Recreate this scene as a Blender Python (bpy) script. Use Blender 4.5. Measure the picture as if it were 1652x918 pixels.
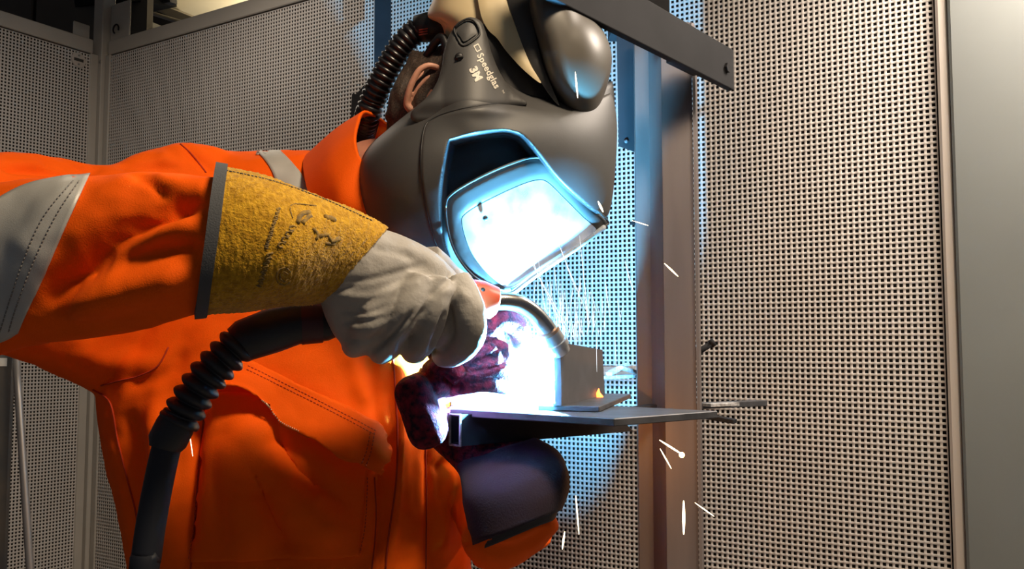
import bpy, bmesh, math, random
import numpy as np
from mathutils import Vector, Matrix, noise
from mathutils.bvhtree import BVHTree
from mathutils.geometry import delaunay_2d_cdt

for o in list(bpy.data.objects):
    bpy.data.objects.remove(o, do_unlink=True)
SC = bpy.context.scene
COL = SC.collection
random.seed(7); RNG = np.random.default_rng(7)

# ------------------------------------------------------------------ camera
FPX, CX, CY = 1400.0, 826.0, 459.0
CAMZ = 1.30
PITCH = math.atan(95.0 / FPX)
cam = bpy.data.cameras.new('camera'); cam.sensor_width = 36.0
cam.lens = FPX / 1652.0 * 36.0; cam.clip_start = 0.02
cam_ob = bpy.data.objects.new('camera', cam); COL.objects.link(cam_ob)
cam_ob.location = (0, 0, CAMZ); cam_ob.rotation_euler = (math.pi / 2 + PITCH, 0, 0)
SC.camera = cam_ob
_cp, _sp = math.cos(PITCH), math.sin(PITCH)

def P(px, py, Y):
    """a point in the room seen at that place of the photograph, Y metres away"""
    u, v = (px - CX) / FPX, (CY - py) / FPX
    dx, dy, dz = u, _cp - v * _sp, _sp + v * _cp
    k = Y / dy
    return Vector((dx * k, Y, CAMZ + dz * k))

def PA(px, py, Y):
    u, v = (np.asarray(px, float) - CX) / FPX, (CY - np.asarray(py, float)) / FPX
    dy = _cp - v * _sp; k = Y / dy
    return np.stack([u * k, np.broadcast_to(Y, k.shape) * np.ones_like(k), CAMZ + (_sp + v * _cp) * k], -1)

def proj(V):
    V = np.asarray(V, float)
    x, y, z = V[:, 0], V[:, 1], V[:, 2] - CAMZ
    d = y * _cp + z * _sp; w = -y * _sp + z * _cp
    return CX + FPX * x / d, CY - FPX * w / d

# ------------------------------------------------------------------ world, lamps, exposure
world = bpy.data.worlds.new('world'); SC.world = world; world.use_nodes = True
world.node_tree.nodes['Background'].inputs[0].default_value = (0.62, 0.66, 0.78, 1)
world.node_tree.nodes['Background'].inputs[1].default_value = 0.07
SC.view_settings.view_transform = 'Standard'; SC.view_settings.look = 'None'
SC.view_settings.exposure = 0.25; SC.view_settings.gamma = 1.0
SC.view_settings.use_curve_mapping = False
ARC = (897, 610, 1.124)          # where the weld burns (photo place, distance)
ARC_POWER, FUME = 330.0, 1.0
LAMPS = [  # ceiling luminaires: place, size, power, colour, what singles it out
    ((0.60, 0.32, 2.75), (0.50, 0.25), 36, (1.0, 0.80, 0.56), 'warm ceiling luminaire above and before the welder'),
    ((1.18, 1.46, 2.38), (0.6, 0.25), 32, (1.0, 0.86, 0.72), 'warm ceiling luminaire before the right part of the perforated wall'),
    ((-1.15, 2.55, 2.62), (0.9, 0.30), 4, (1.0, 0.86, 0.70), 'warm unseen luminaire added to light the left booth wall'),  # added fill lamp, brightens the left wall
    ((-1.0, 5.7, 2.95), (1.1, 0.30), 30, (1.0, 0.86, 0.62), 'unseen uplight added to brighten the hall ceiling'),  # added lamp, turned upward so the hall ceiling looks lit
]

# ------------------------------------------------------------------ materials
MATS = {}
def mat(name, col, rough=0.6, metal=0.0, var=0.0, vscale=20.0, bump=0.0, bscale=200.0, spec=0.5,
        emit=None, estr=0.0, col2=None, detail=4.0, sheen=0.0, stretch=None):
    if name in MATS: return MATS[name]
    m = bpy.data.materials.new(name); m.use_nodes = True
    nt = m.node_tree; b = nt.nodes['Principled BSDF']
    b.inputs['Base Color'].default_value = (*col, 1); b.inputs['Roughness'].default_value = rough
    b.inputs['Metallic'].default_value = metal
    b.inputs['Specular IOR Level'].default_value = spec
    if sheen: b.inputs['Sheen Weight'].default_value = sheen
    tc = nt.nodes.new('ShaderNodeTexCoord'); src = tc.outputs['Object']
    if stretch:
        mp = nt.nodes.new('ShaderNodeMapping'); mp.inputs['Scale'].default_value = stretch
        nt.links.new(src, mp.inputs[0]); src = mp.outputs[0]
    if var or col2:
        n = nt.nodes.new('ShaderNodeTexNoise'); n.inputs['Scale'].default_value = vscale
        n.inputs['Detail'].default_value = detail; nt.links.new(src, n.inputs['Vector'])
        r = nt.nodes.new('ShaderNodeValToRGB'); nt.links.new(n.outputs['Fac'], r.inputs[0])
        c2 = col2 or tuple(max(0, c * (1 - var)) for c in col)
        c1 = col if col2 else tuple(min(1, c * (1 + var)) for c in col)
        r.color_ramp.elements[0].position = 0.35; r.color_ramp.elements[1].position = 0.65
        r.color_ramp.elements[0].color = (*c2, 1); r.color_ramp.elements[1].color = (*c1, 1)
        nt.links.new(r.outputs[0], b.inputs['Base Color'])
    if bump:
        n = nt.nodes.new('ShaderNodeTexNoise'); n.inputs['Scale'].default_value = bscale
        n.inputs['Detail'].default_value = 3; nt.links.new(src, n.inputs['Vector'])
        bp = nt.nodes.new('ShaderNodeBump'); bp.inputs['Strength'].default_value = bump
        bp.inputs['Distance'].default_value = 0.002
        nt.links.new(n.outputs['Fac'], bp.inputs['Height']); nt.links.new(bp.outputs[0], b.inputs['Normal'])
    if emit:
        b.inputs['Emission Color'].default_value = (*emit, 1); b.inputs['Emission Strength'].default_value = estr
    MATS[name] = m; return m

def glass_mat(name, tint, dirt, dirt_col, rough):
    m = bpy.data.materials.new(name); m.use_nodes = True; nt = m.node_tree; nt.nodes.clear()
    out = nt.nodes.new('ShaderNodeOutputMaterial')
    tr = nt.nodes.new('ShaderNodeBsdfTransparent'); tr.inputs[0].default_value = (*tint, 1)
    gl = nt.nodes.new('ShaderNodeBsdfGlossy'); gl.inputs['Roughness'].default_value = rough
    fr = nt.nodes.new('ShaderNodeFresnel'); fr.inputs[0].default_value = 1.5
    m1 = nt.nodes.new('ShaderNodeMixShader'); nt.links.new(fr.outputs[0], m1.inputs[0])
    nt.links.new(tr.outputs[0], m1.inputs[1]); nt.links.new(gl.outputs[0], m1.inputs[2])
    df = nt.nodes.new('ShaderNodeBsdfDiffuse'); df.inputs[0].default_value = (*dirt_col, 1)
    m2 = nt.nodes.new('ShaderNodeMixShader')
    tc = nt.nodes.new('ShaderNodeTexCoord'); n = nt.nodes.new('ShaderNodeTexNoise')
    n.inputs['Scale'].default_value = 28; n.inputs['Detail'].default_value = 6; nt.links.new(tc.outputs['Object'], n.inputs[0])
    mr = nt.nodes.new('ShaderNodeMapRange'); mr.inputs[1].default_value = .3; mr.inputs[2].default_value = .7
    mr.inputs[3].default_value = dirt * .6; mr.inputs[4].default_value = min(1, dirt * 1.4)
    nt.links.new(n.outputs['Fac'], mr.inputs[0]); nt.links.new(mr.outputs[0], m2.inputs[0])
    nt.links.new(m1.outputs[0], m2.inputs[1]); nt.links.new(df.outputs[0], m2.inputs[2])
    nt.links.new(m2.outputs[0], out.inputs[0]); return m

M_PERF = mat('powder_coated_sheet', (0.56, 0.525, 0.50), .55, 0, var=.06, vscale=3)
M_FRAME = mat('painted_rail', (0.42, 0.39, 0.35), .5, 0, var=.05, vscale=5)
M_BACKING = mat('absorber_felt', (0.013, 0.011, 0.010), .95, bump=.3, bscale=300)
M_PLAIN = mat('plain_grey_panel', (0.155, 0.168, 0.165), .6, var=.06, vscale=2.5)
M_EDGE = mat('panel_edge', (0.50, 0.45, 0.41), .55)
M_ORANGE = mat('orange_workwear', (0.97, 0.118, 0.001), .8, var=.05, vscale=14, bump=.25, bscale=700, spec=.15)
M_STITCH = mat('orange_thread', (0.55, 0.055, 0.006), .8)
M_SEAM = mat('seam_fold', (0.45, 0.035, 0.004), .85)
M_ZIP = mat('zip_teeth', (0.75, 0.55, 0.35), .35, .4)
M_TAPE = mat('reflective_tape', (0.50, 0.49, 0.46), .45, .15, var=.05, vscale=30, bump=.15, bscale=900)
M_TAPESTITCH = mat('grey_thread', (0.22, 0.21, 0.20), .8)
M_SUEDE = mat('mustard_suede', (0.62, 0.34, 0.018), .95, col2=(0.40, 0.20, 0.008), vscale=160, bump=1.0, bscale=420, spec=.1, sheen=.25)
M_SUEDEPRINT = mat('faded_print', (0.16, 0.11, 0.05), .95, col2=(0.34, 0.20, 0.03), vscale=300)
M_BINDING = mat('grey_binding', (0.075, 0.078, 0.085), .8, bump=.3, bscale=600)
M_GREYGLOVE = mat('grey_leather', (0.38, 0.355, 0.32), .6, var=.10, vscale=18, bump=.25, bscale=240, spec=.35)
M_REDGLOVE = mat('dark_red_suede', (0.21, 0.014, 0.030), .95, col2=(0.024, 0.009, 0.020), vscale=120, bump=.8, bscale=380, spec=.15, sheen=.05)
M_GAUNTLET = mat('unlit_gauntlet', (0.022, 0.010, 0.024), .9, bump=.3, bscale=400, sheen=.05)  # unlit navy look of the dark red glove put into the colour
M_GLOVELINING = mat('grey_lining', (0.05, 0.045, 0.05), .9)
M_SHELL = mat('graphite_plastic', (0.058, 0.056, 0.056), .5, var=.06, vscale=10, bump=.05, bscale=800)
M_SHELLIN = mat('black_plastic', (0.012, 0.012, 0.014), .5)
M_CREAM = mat('cream_head_cover', (0.72, 0.58, 0.34), .45, var=.03, vscale=9)
M_DOME = mat('gloss_black_visor', (0.095, 0.084, 0.070), .42)
M_STRIP = mat('visor_edge_strip', (0.045, 0.042, 0.040), .45)
M_VFRAME = mat('visor_frame_plastic', (0.05, 0.05, 0.05), .4)
M_VPANE = glass_mat('clear_visor', (.80, .88, .95), .42, (.75, .80, .85), .05)
M_PRINT = mat('pale_print', (0.78, 0.72, 0.62), .5)
M_HOSE = mat('black_hose', (0.018, 0.017, 0.020), .28)
M_RUBBER = mat('black_rubber', (0.014, 0.016, 0.022), .5, bump=.1, bscale=500)
M_CABLE = mat('cable_sheath', (0.008, 0.010, 0.018), .6)
M_REDPRINT = mat('red_print', (0.45, 0.08, 0.05), .5)
M_TORCH = mat('orange_torch_plastic', (0.62, 0.075, 0.025), .4)
M_STEEL = mat('brushed_steel', (0.55, 0.53, 0.52), .22, 1.0, bump=.05, bscale=300)
M_NOZZLE = mat('nozzle_chrome', (0.62, 0.62, 0.64), .28, .9)
M_BRASS = mat('copper_ring', (0.55, 0.32, 0.18), .35, .9)
M_MILL = mat('mill_scale_steel', (0.080, 0.080, 0.090), .5, .35, var=.25, vscale=25, bump=.15, bscale=120)
M_BRIGHTSTEEL = mat('scaled_bar', (0.40, 0.40, 0.41), .55, .2, var=.35, vscale=140, bump=.5, bscale=260)
M_DARKSTEEL = mat('dark_painted_steel', (0.017, 0.017, 0.020), .75, .0, var=.15, vscale=10, spec=.15)
M_POST = mat('rolled_steel', (0.20, 0.165, 0.155), .5, .4, col2=(0.12, 0.10, 0.098), vscale=9, bump=.15, bscale=60, stretch=(1, 1, .15))
M_SKIN = mat('skin', (0.62, 0.30, 0.20), .5, var=.08, vscale=30)
M_HAIR = mat('brown_hair', (0.085, 0.055, 0.038), .6, col2=(0.03, 0.02, 0.015), vscale=400, bump=.4, bscale=600)
M_DARKHALL = mat('dark_hall_panel', (0.13, 0.115, 0.105), .8, var=.2, vscale=1.5)
M_CEIL = mat('cream_ceiling', (0.62, 0.56, 0.42), .8)
M_FLOOR = mat('concrete_floor', (0.16, 0.15, 0.145), .8, var=.15, vscale=3, bump=.2, bscale=30)
M_CABINET = mat('grey_cabinet', (0.050, 0.050, 0.050), .5, .1, col2=(0.09, 0.075, 0.06), vscale=8)
M_ALU = mat('aluminium_tube', (0.30, 0.28, 0.27), .4, .5)
M_BLUECLOTH = mat('blue_plastic', (0.05, 0.06, 0.16), .6)
M_WHITE = mat('white_label', (0.7, 0.68, 0.63), .6)
M_BOOT = mat('boot_leather', (0.03, 0.025, 0.02), .6)
M_LAMP = mat('lamp_diffuser', (0.9, 0.9, 0.9), .5, emit=(1, .86, .66), estr=4)
M_ARC = mat('arc_plasma', (0, 0, 0), .5, emit=(0.80, 0.92, 1.0), estr=90)
M_SPARK = mat('hot_spark', (0, 0, 0), .5, emit=(1.0, 0.80, 0.50), estr=6)
M_SPARKW = mat('white_spark', (0, 0, 0), .5, emit=(0.92, 0.96, 1.0), estr=1.3)
M_GLOWDROP = mat('glow_drop', (0, 0, 0), .5, emit=(1.0, 0.50, 0.12), estr=28)
M_GLOWEDGE = mat('glowing_bead', (0, 0, 0), .5, emit=(1.0, 0.22, 0.04), estr=4)

# ------------------------------------------------------------------ object helpers
def tag(o, label=None, cat=None, group=None, kind=None):
    if label: o['label'] = label
    if cat: o['category'] = cat
    if group: o['group'] = group
    if kind: o['kind'] = kind
    return o

def empty(name, loc, label, cat, group=None):
    o = bpy.data.objects.new(name, None); COL.objects.link(o); o.location = loc
    o.empty_display_size = .05
    bpy.context.view_layer.update()
    return tag(o, label, cat, group)

def mk(name, V, F, m, parent=None, smooth=True, auto=None, label=None):
    """one mesh object from world-space vertices"""
    V = np.asarray([tuple(v) for v in V], float) if not isinstance(V, np.ndarray) else V
    off = np.zeros(3)
    if parent is not None:
        off = np.array(world_loc(parent))
    me = bpy.data.meshes.new(name)
    c = V.mean(0)
    if parent is None: base = np.array([c[0], c[1], V[:, 2].min()])
    else: base = c
    me.from_pydata((V - base).tolist(), [], [tuple(int(i) for i in f) for f in F])
    bm = bmesh.new(); bm.from_mesh(me); bmesh.ops.recalc_face_normals(bm, faces=bm.faces); bm.to_mesh(me); bm.free()
    me.materials.append(m)
    if smooth:
        me.polygons.foreach_set('use_smooth', [True] * len(me.polygons))
        if auto is not None: me.set_sharp_from_angle(angle=math.radians(auto))
    o = bpy.data.objects.new(name, me); COL.objects.link(o)
    if parent is not None: o.parent = parent
    o.location = Vector(base - off)
    if label: o['label'] = label
    return o

def world_loc(o):
    v = Vector(o.location)
    while o.parent is not None:
        o = o.parent; v += o.location
    return v

def merge(*parts):
    V, F = [], []
    for v, f in parts:
        n = len(V); V.extend([tuple(p) for p in v]); F.extend([tuple(i + n for i in q) for q in f])
    return V, F

def box(c, s, rot=None):
    hx, hy, hz = (x / 2 for x in s); c = Vector(c)
    V = [Vector((x, y, z)) for x in (-hx, hx) for y in (-hy, hy) for z in (-hz, hz)]
    if rot is not None: V = [rot @ v for v in V]
    return [c + v for v in V], [(0, 1, 3, 2), (4, 6, 7, 5), (0, 4, 5, 1), (2, 3, 7, 6), (0, 2, 6, 4), (1, 5, 7, 3)]

def bbox(c, s, rot=None, bev=.002, seg=2):
    """box with rounded edges"""
    bm = bmesh.new(); V, F = box((0, 0, 0), s)
    vs = [bm.verts.new(v) for v in V]
    for f in F: bm.faces.new([vs[i] for i in f])
    bmesh.ops.recalc_face_normals(bm, faces=bm.faces)
    bmesh.ops.bevel(bm, geom=bm.edges[:] , offset=min(bev, min(s) * .45), segments=seg, affect='EDGES', profile=.5)
    bm.verts.index_update()
    R = rot if rot is not None else Matrix.Identity(3)
    out = [Vector(c) + R @ v.co for v in bm.verts], [tuple(v.index for v in f.verts) for f in bm.faces]
    bm.free(); return out

def bar(a, b, w, h, up=(0, 0, 1), bev=.0015):
    """bar from a to b: w across, h along up"""
    a, b = Vector(a), Vector(b); d = b - a; L = d.length; d.normalize()
    up = Vector(up); s = d.cross(up).normalized(); u = s.cross(d).normalized()
    R = Matrix((d, s, u)).transposed()
    return bbox((a + b) / 2, (L, w, h), R, bev)

def prism(poly, z0, z1):
    n = len(poly)
    V = [(x, y, z0) for x, y in poly] + [(x, y, z1) for x, y in poly]
    F = [tuple(range(n))[::-1], tuple(range(n, 2 * n))] + [(i, (i + 1) % n, n + (i + 1) % n, n + i) for i in range(n)]
    return V, F

def frames(path):
    path = [Vector(p) for p in path]; n = len(path); T = []
    for i in range(n):
        t = path[min(i + 1, n - 1)] - path[max(i - 1, 0)]; T.append(t.normalized())
    ref = Vector((0, 1, 0)) if abs(T[0].y) < .9 else Vector((0, 0, 1))
    N = [(ref - T[0] * ref.dot(T[0])).normalized()]
    for i in range(1, n):
        v = N[-1] - T[i] * N[-1].dot(T[i]); N.append(v.normalized())
    return path, T, N

def tube(path, rad, n=16, cap=True, sq=1.0):
    path, T, N = frames(path)
    if not hasattr(rad, '__len__'): rad = [rad] * len(path)
    V, F = [], []
    for p, t, nn, r in zip(path, T, N, rad):
        b = t.cross(nn)
        for k in range(n):
            a = 2 * math.pi * k / n; V.append(p + nn * (math.cos(a) * r) + b * (math.sin(a) * r * sq))
    for i in range(len(path) - 1):
        for k in range(n):
            k2 = (k + 1) % n; F.append((i * n + k, i * n + k2, (i + 1) * n + k2, (i + 1) * n + k))
    if cap:
        F.append(tuple(range(n))[::-1]); m = (len(path) - 1) * n; F.append(tuple(range(m, m + n)))
    return V, F

def cr(pts, n=8, closed=False):
    """Catmull-Rom through points"""
    A = np.asarray([tuple(p) for p in pts], float); m = len(A); out = []
    rng = range(m) if closed else range(m - 1)
    for i in rng:
        if closed: p0, p1, p2, p3 = A[(i - 1) % m], A[i], A[(i + 1) % m], A[(i + 2) % m]
        else: p0, p1, p2, p3 = A[max(i - 1, 0)], A[i], A[i + 1], A[min(i + 2, m - 1)]
        for k in range(n):
            t = k / n
            out.append(.5 * ((2 * p1) + (-p0 + p2) * t + (2 * p0 - 5 * p1 + 4 * p2 - p3) * t * t + (-p0 + 3 * p1 - 3 * p2 + p3) * t ** 3))
    if not closed: out.append(A[-1])
    return np.array(out)

def ring(pa, ya, pb, yb, th, n=28, pw=1.0, back=None):
    """ellipse whose ends are seen at the photo points pa, pb; th its half depth towards the camera"""
    A, B = P(*pa, ya), P(*pb, yb); c = (A + B) / 2; a = (A - B) / 2
    view = (c - cam_ob.location).normalized()
    b = -(view - a * (view.dot(a) / a.length_squared)).normalized()
    pts = []
    for k in range(n):
        t = 2 * math.pi * k / n; co, si = math.cos(t), math.sin(t)
        co = math.copysign(abs(co) ** pw, co); s2 = math.copysign(abs(si) ** pw, si)
        tt = th if si >= 0 else (back if back is not None else th)
        pts.append(c + a * co + b * (s2 * tt))
    return pts

def loft(rings, cap=True, sub=4):
    """smooth skin over rings of equal length"""
    R = np.array([[tuple(p) for p in r] for r in rings]); m, n, _ = R.shape
    if sub > 1:
        R2 = cr(R.reshape(m, -1), sub).reshape(-1, n, 3)
    else: R2 = R
    m = len(R2); V = R2.reshape(-1, 3); F = []
    for i in range(m - 1):
        for k in range(n):
            k2 = (k + 1) % n; F.append((i * n + k, i * n + k2, (i + 1) * n + k2, (i + 1) * n + k))
    if cap:
        F.append(tuple(range(n))[::-1]); F.append(tuple(range((m - 1) * n, m * n)))
    return V, F

def ellipsoid(c, r, rot=None, nu=24, nv=14):
    V, F = [], []
    for i in range(nv + 1):
        ph = math.pi * i / nv
        for k in range(nu):
            t = 2 * math.pi * k / nu
            v = Vector((r[0] * math.sin(ph) * math.cos(t), r[1] * math.sin(ph) * math.sin(t), r[2] * math.cos(ph)))
            if rot is not None: v = rot @ v
            V.append(Vector(c) + v)
    for i in range(nv):
        for k in range(nu):
            k2 = (k + 1) % nu; F.append((i * nu + k, i * nu + k2, (i + 1) * nu + k2, (i + 1) * nu + k))
    return V, F

def remesh(parts, voxel=.005, smooth=4, fac=.5):
    """one continuous surface around overlapping closed shapes -> verts, faces (arrays)"""
    V, F = merge(*parts)
    me = bpy.data.meshes.new('tmp'); me.from_pydata([tuple(v) for v in V], [], F)
    bm = bmesh.new(); bm.from_mesh(me); bmesh.ops.remove_doubles(bm, verts=bm.verts, dist=1e-6)
    bmesh.ops.recalc_face_normals(bm, faces=bm.faces); bm.to_mesh(me); bm.free()
    o = bpy.data.objects.new('tmp', me); COL.objects.link(o)
    md = o.modifiers.new('r', 'REMESH'); md.mode = 'VOXEL'; md.voxel_size = voxel
    if smooth:
        s = o.modifiers.new('s', 'SMOOTH'); s.factor = fac; s.iterations = smooth
    dg = bpy.context.evaluated_depsgraph_get(); ev = o.evaluated_get(dg); m2 = ev.to_mesh()
    nv = len(m2.vertices); A = np.empty(nv * 3); m2.vertices.foreach_get('co', A)
    N = np.empty(nv * 3); m2.vertices.foreach_get('normal', N)
    F2 = [tuple(p.vertices) for p in m2.polygons]
    ev.to_mesh_clear(); bpy.data.objects.remove(o, do_unlink=True); bpy.data.meshes.remove(me)
    return A.reshape(-1, 3), F2, N.reshape(-1, 3)

def seg_dist(px, py, line):
    """distance in photo pixels to a polyline, and the place along it (0..1)"""
    L = np.asarray(line, float); best = np.full(px.shape, 1e9); par = np.zeros(px.shape)
    lens = np.linalg.norm(np.diff(L, axis=0), axis=1); tot = lens.sum(); acc = 0
    for i in range(len(L) - 1):
        a, b = L[i], L[i + 1]; d = b - a; l2 = (d ** 2).sum()
        t = np.clip(((px - a[0]) * d[0] + (py - a[1]) * d[1]) / l2, 0, 1)
        q = np.hypot(px - a[0] - t * d[0], py - a[1] - t * d[1]); m = q < best
        best = np.where(m, q, best); par = np.where(m, (acc + t * lens[i]) / tot, par); acc += lens[i]
    return best, par

def sculpt(V, N, strokes, ymin=0, ymax=9):
    """press folds into cloth: strokes = (polyline, height m, half width px[, tapered])"""
    px, py = proj(V); view = V - np.array(cam_ob.location); view /= np.linalg.norm(view, axis=1)[:, None]
    face = np.clip(-(N * view).sum(1) * 2.5, 0, 1) * ((V[:, 1] > ymin) & (V[:, 1] < ymax))
    D = np.zeros(len(V))
    for st in strokes:
        line, amp, w = st[:3]; line = cr(line, 6) if len(line) > 2 else np.asarray(line, float)
        d, t = seg_dist(px, py, line); tap = np.clip(np.minimum(t, 1 - t) * 5 + .15, 0, 1) if len(st) < 4 else 1.0
        D += amp * np.exp(-(d / w) ** 2) * tap
    return V + N * (D * face)[:, None]

def fbm(V, scale, amp, N, octv=2, stretch=(1, 1, 1)):
    S = np.array(stretch)
    d = np.array([noise.fractal(Vector(v * scale * S), 1.0, 2.0, octv) for v in V])
    return V + N * (d * amp)[:, None]

def vnormals(V, F):
    N = np.zeros_like(V); 
    Q = np.array([f if len(f) == 4 else (f[0], f[1], f[2], f[2]) for f in F if len(f) in (3, 4)])
    n = np.cross(V[Q[:, 2]] - V[Q[:, 0]], V[Q[:, 3]] - V[Q[:, 1]])
    for k in range(4): np.add.at(N, Q[:, k], n)
    return N / (np.linalg.norm(N, axis=1)[:, None] + 1e-12)

class Surf:
    """the visible face of a mesh, looked up by photo place"""
    def __init__(s, V, F):
        s.t = BVHTree.FromPolygons([tuple(v) for v in V], [tuple(int(i) for i in f) for f in F])
        s.o = Vector(cam_ob.location)
    def hit(s, px, py, off=0.0):
        d = (P(px, py, 1.0) - s.o).normalized(); h, n, _, _ = s.t.ray_cast(s.o, d)
        if h is None: return None
        if n.dot(d) > 0: n = -n
        return h + n * off
    def near(s, px, py, Y, off=0.0):
        h = s.hit(px, py, off)
        if h is not None and abs(h.y - Y) < .25: return h
        p = P(px, py, Y); q, n, _, _ = s.t.find_nearest(p); v = (p - q)
        return q + (v.normalized() * off if v.length > 1e-5 else Vector((0, -off, 0)))

def patch(surf, A, B, nu, nv, off, Y, bulge=None, th=.0015):
    """cloth piece lying on surf between photo curves A and B, with thickness"""
    def res(c, n):
        c = np.asarray(c, float); l = np.r_[0, np.cumsum(np.linalg.norm(np.diff(c, axis=0), axis=1))]; t = np.linspace(0, l[-1], n)
        return np.stack([np.interp(t, l, c[:, 0]), np.interp(t, l, c[:, 1])], -1)
    A, B = res(A, nu), res(B, nu); top, bot = [], []
    for j in range(nv):
        s = j / (nv - 1)
        for i in range(nu):
            q = A[i] * (1 - s) + B[i] * s
            o = off + (bulge(i / (nu - 1), s) if bulge else 0)
            top.append(surf.near(q[0], q[1], Y, o))
            bot.append(surf.near(q[0], q[1], Y, max(o - th, -.002)))
    V = top + bot; n = nu * nv; F = []
    for j in range(nv - 1):
        for i in range(nu - 1):
            a = j * nu + i; q = (a, a + 1, a + nu + 1, a + nu); F.append(q); F.append(tuple(n + k for k in q[::-1]))
    edge = [i for i in range(nu)] + [j * nu + nu - 1 for j in range(1, nv)] + [(nv - 1) * nu + i for i in range(nu - 2, -1, -1)] + [j * nu for j in range(nv - 2, 0, -1)]
    for a, b in zip(edge, edge[1:] + edge[:1]): F.append((a, b, n + b, n + a))
    return V, F

def seamline(surf, line, r, Y, n=8, off=None, dash=None):
    """thread or seam lying on surf along a photo line; dash = (on, off) in pixels"""
    L = cr(line, n) if len(line) > 2 else np.asarray(line, float)
    l = np.r_[0, np.cumsum(np.linalg.norm(np.diff(L, axis=0), axis=1))]
    def at(t): return (np.interp(t, l, L[:, 0]), np.interp(t, l, L[:, 1]))
    o = r * .4 if off is None else off; parts = []
    if dash:
        t = 0
        while t < l[-1]:
            a, b = at(t), at(min(t + dash[0], l[-1]))
            p, q = surf.near(*a, Y, o), surf.near(*b, Y, o)
            if 1e-4 < (p - q).length < .03: parts.append(tube([p, q], r, 5))
            t += dash[0] + dash[1]
    else:
        pts = [surf.near(*at(t), Y, o) for t in np.linspace(0, l[-1], max(6, int(l[-1] / 6)))]
        parts.append(tube(pts, r, 6))
    return merge(*parts)

def inpoly(x, y, poly):
    poly = np.asarray(poly, float); c = np.zeros(np.shape(x), bool); n = len(poly); j = n - 1
    for i in range(n):
        xi, yi, xj, yj = *poly[i], *poly[j]
        m = ((yi > y) != (yj > y)) & (x < (xj - xi) * (y - yi) / (yj - yi + 1e-12) + xi); c ^= m; j = i
    return c

def sdpoly(x, y, poly):
    L = np.vstack([poly, poly[:1]]); d, _ = seg_dist(x, y, L); return np.where(inpoly(x, y, poly), -d, d)

def sstep(a, b, x):
    t = np.clip((x - a) / (b - a), 0, 1); return t * t * (3 - 2 * t)

def slab(outer, holes, yfn, th, step=8.0, bev=0.0):
    """plate with the given outline: its face follows yfn(px, py), th deep"""
    outer = np.asarray(outer, float); loops = [outer] + [np.asarray(h, float) for h in holes]
    v2, e = [], []
    for lp in loops:
        s = len(v2); v2 += [Vector((float(a), float(b))) for a, b in lp]; m = len(lp); e += [(s + i, s + (i + 1) % m) for i in range(m)]
    x0, y0 = outer.min(0); x1, y1 = outer.max(0)
    gx, gy = np.meshgrid(np.arange(x0, x1, step), np.arange(y0, y1, step)); gx, gy = gx.ravel(), gy.ravel()
    ok = sdpoly(gx, gy, outer) < -step * .4
    for h in holes: ok &= sdpoly(gx, gy, np.asarray(h, float)) > step * .4
    v2 += [Vector((float(a), float(b))) for a, b in zip(gx[ok], gy[ok])]
    r = delaunay_2d_cdt(v2, e, [], 0, 1e-4); vs = np.array([tuple(v) for v in r[0]]); tris = []
    for f in r[2]:
        c = vs[list(f)].mean(0); a, b = np.array([c[0]]), np.array([c[1]])
        if inpoly(a, b, outer)[0] and not any(inpoly(a, b, h)[0] for h in holes): tris.append(tuple(f))
    Y = yfn(vs[:, 0], vs[:, 1])
    if bev:
        ed = sdpoly(vs[:, 0], vs[:, 1], outer)
        for h in holes: ed = np.maximum(ed, -sdpoly(vs[:, 0], vs[:, 1], np.asarray(h, float)))
        Y = Y + bev * np.exp(-(np.maximum(-ed, 0) / (step * .8)) ** 2)
    n = len(vs); V = np.vstack([PA(vs[:, 0], vs[:, 1], Y), PA(vs[:, 0], vs[:, 1], Y + th)])
    F = list(tris) + [tuple(n + i for i in t[::-1]) for t in tris]
    cnt = {}
    for t in tris:
        for a, b in ((t[0], t[1]), (t[1], t[2]), (t[2], t[0])):
            cnt[(min(a, b), max(a, b))] = cnt.get((min(a, b), max(a, b)), []) + [(a, b)]
    for k, l in cnt.items():
        if len(l) == 1: a, b = l[0]; F.append((a, b, n + b, n + a))
    return V, F

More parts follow.
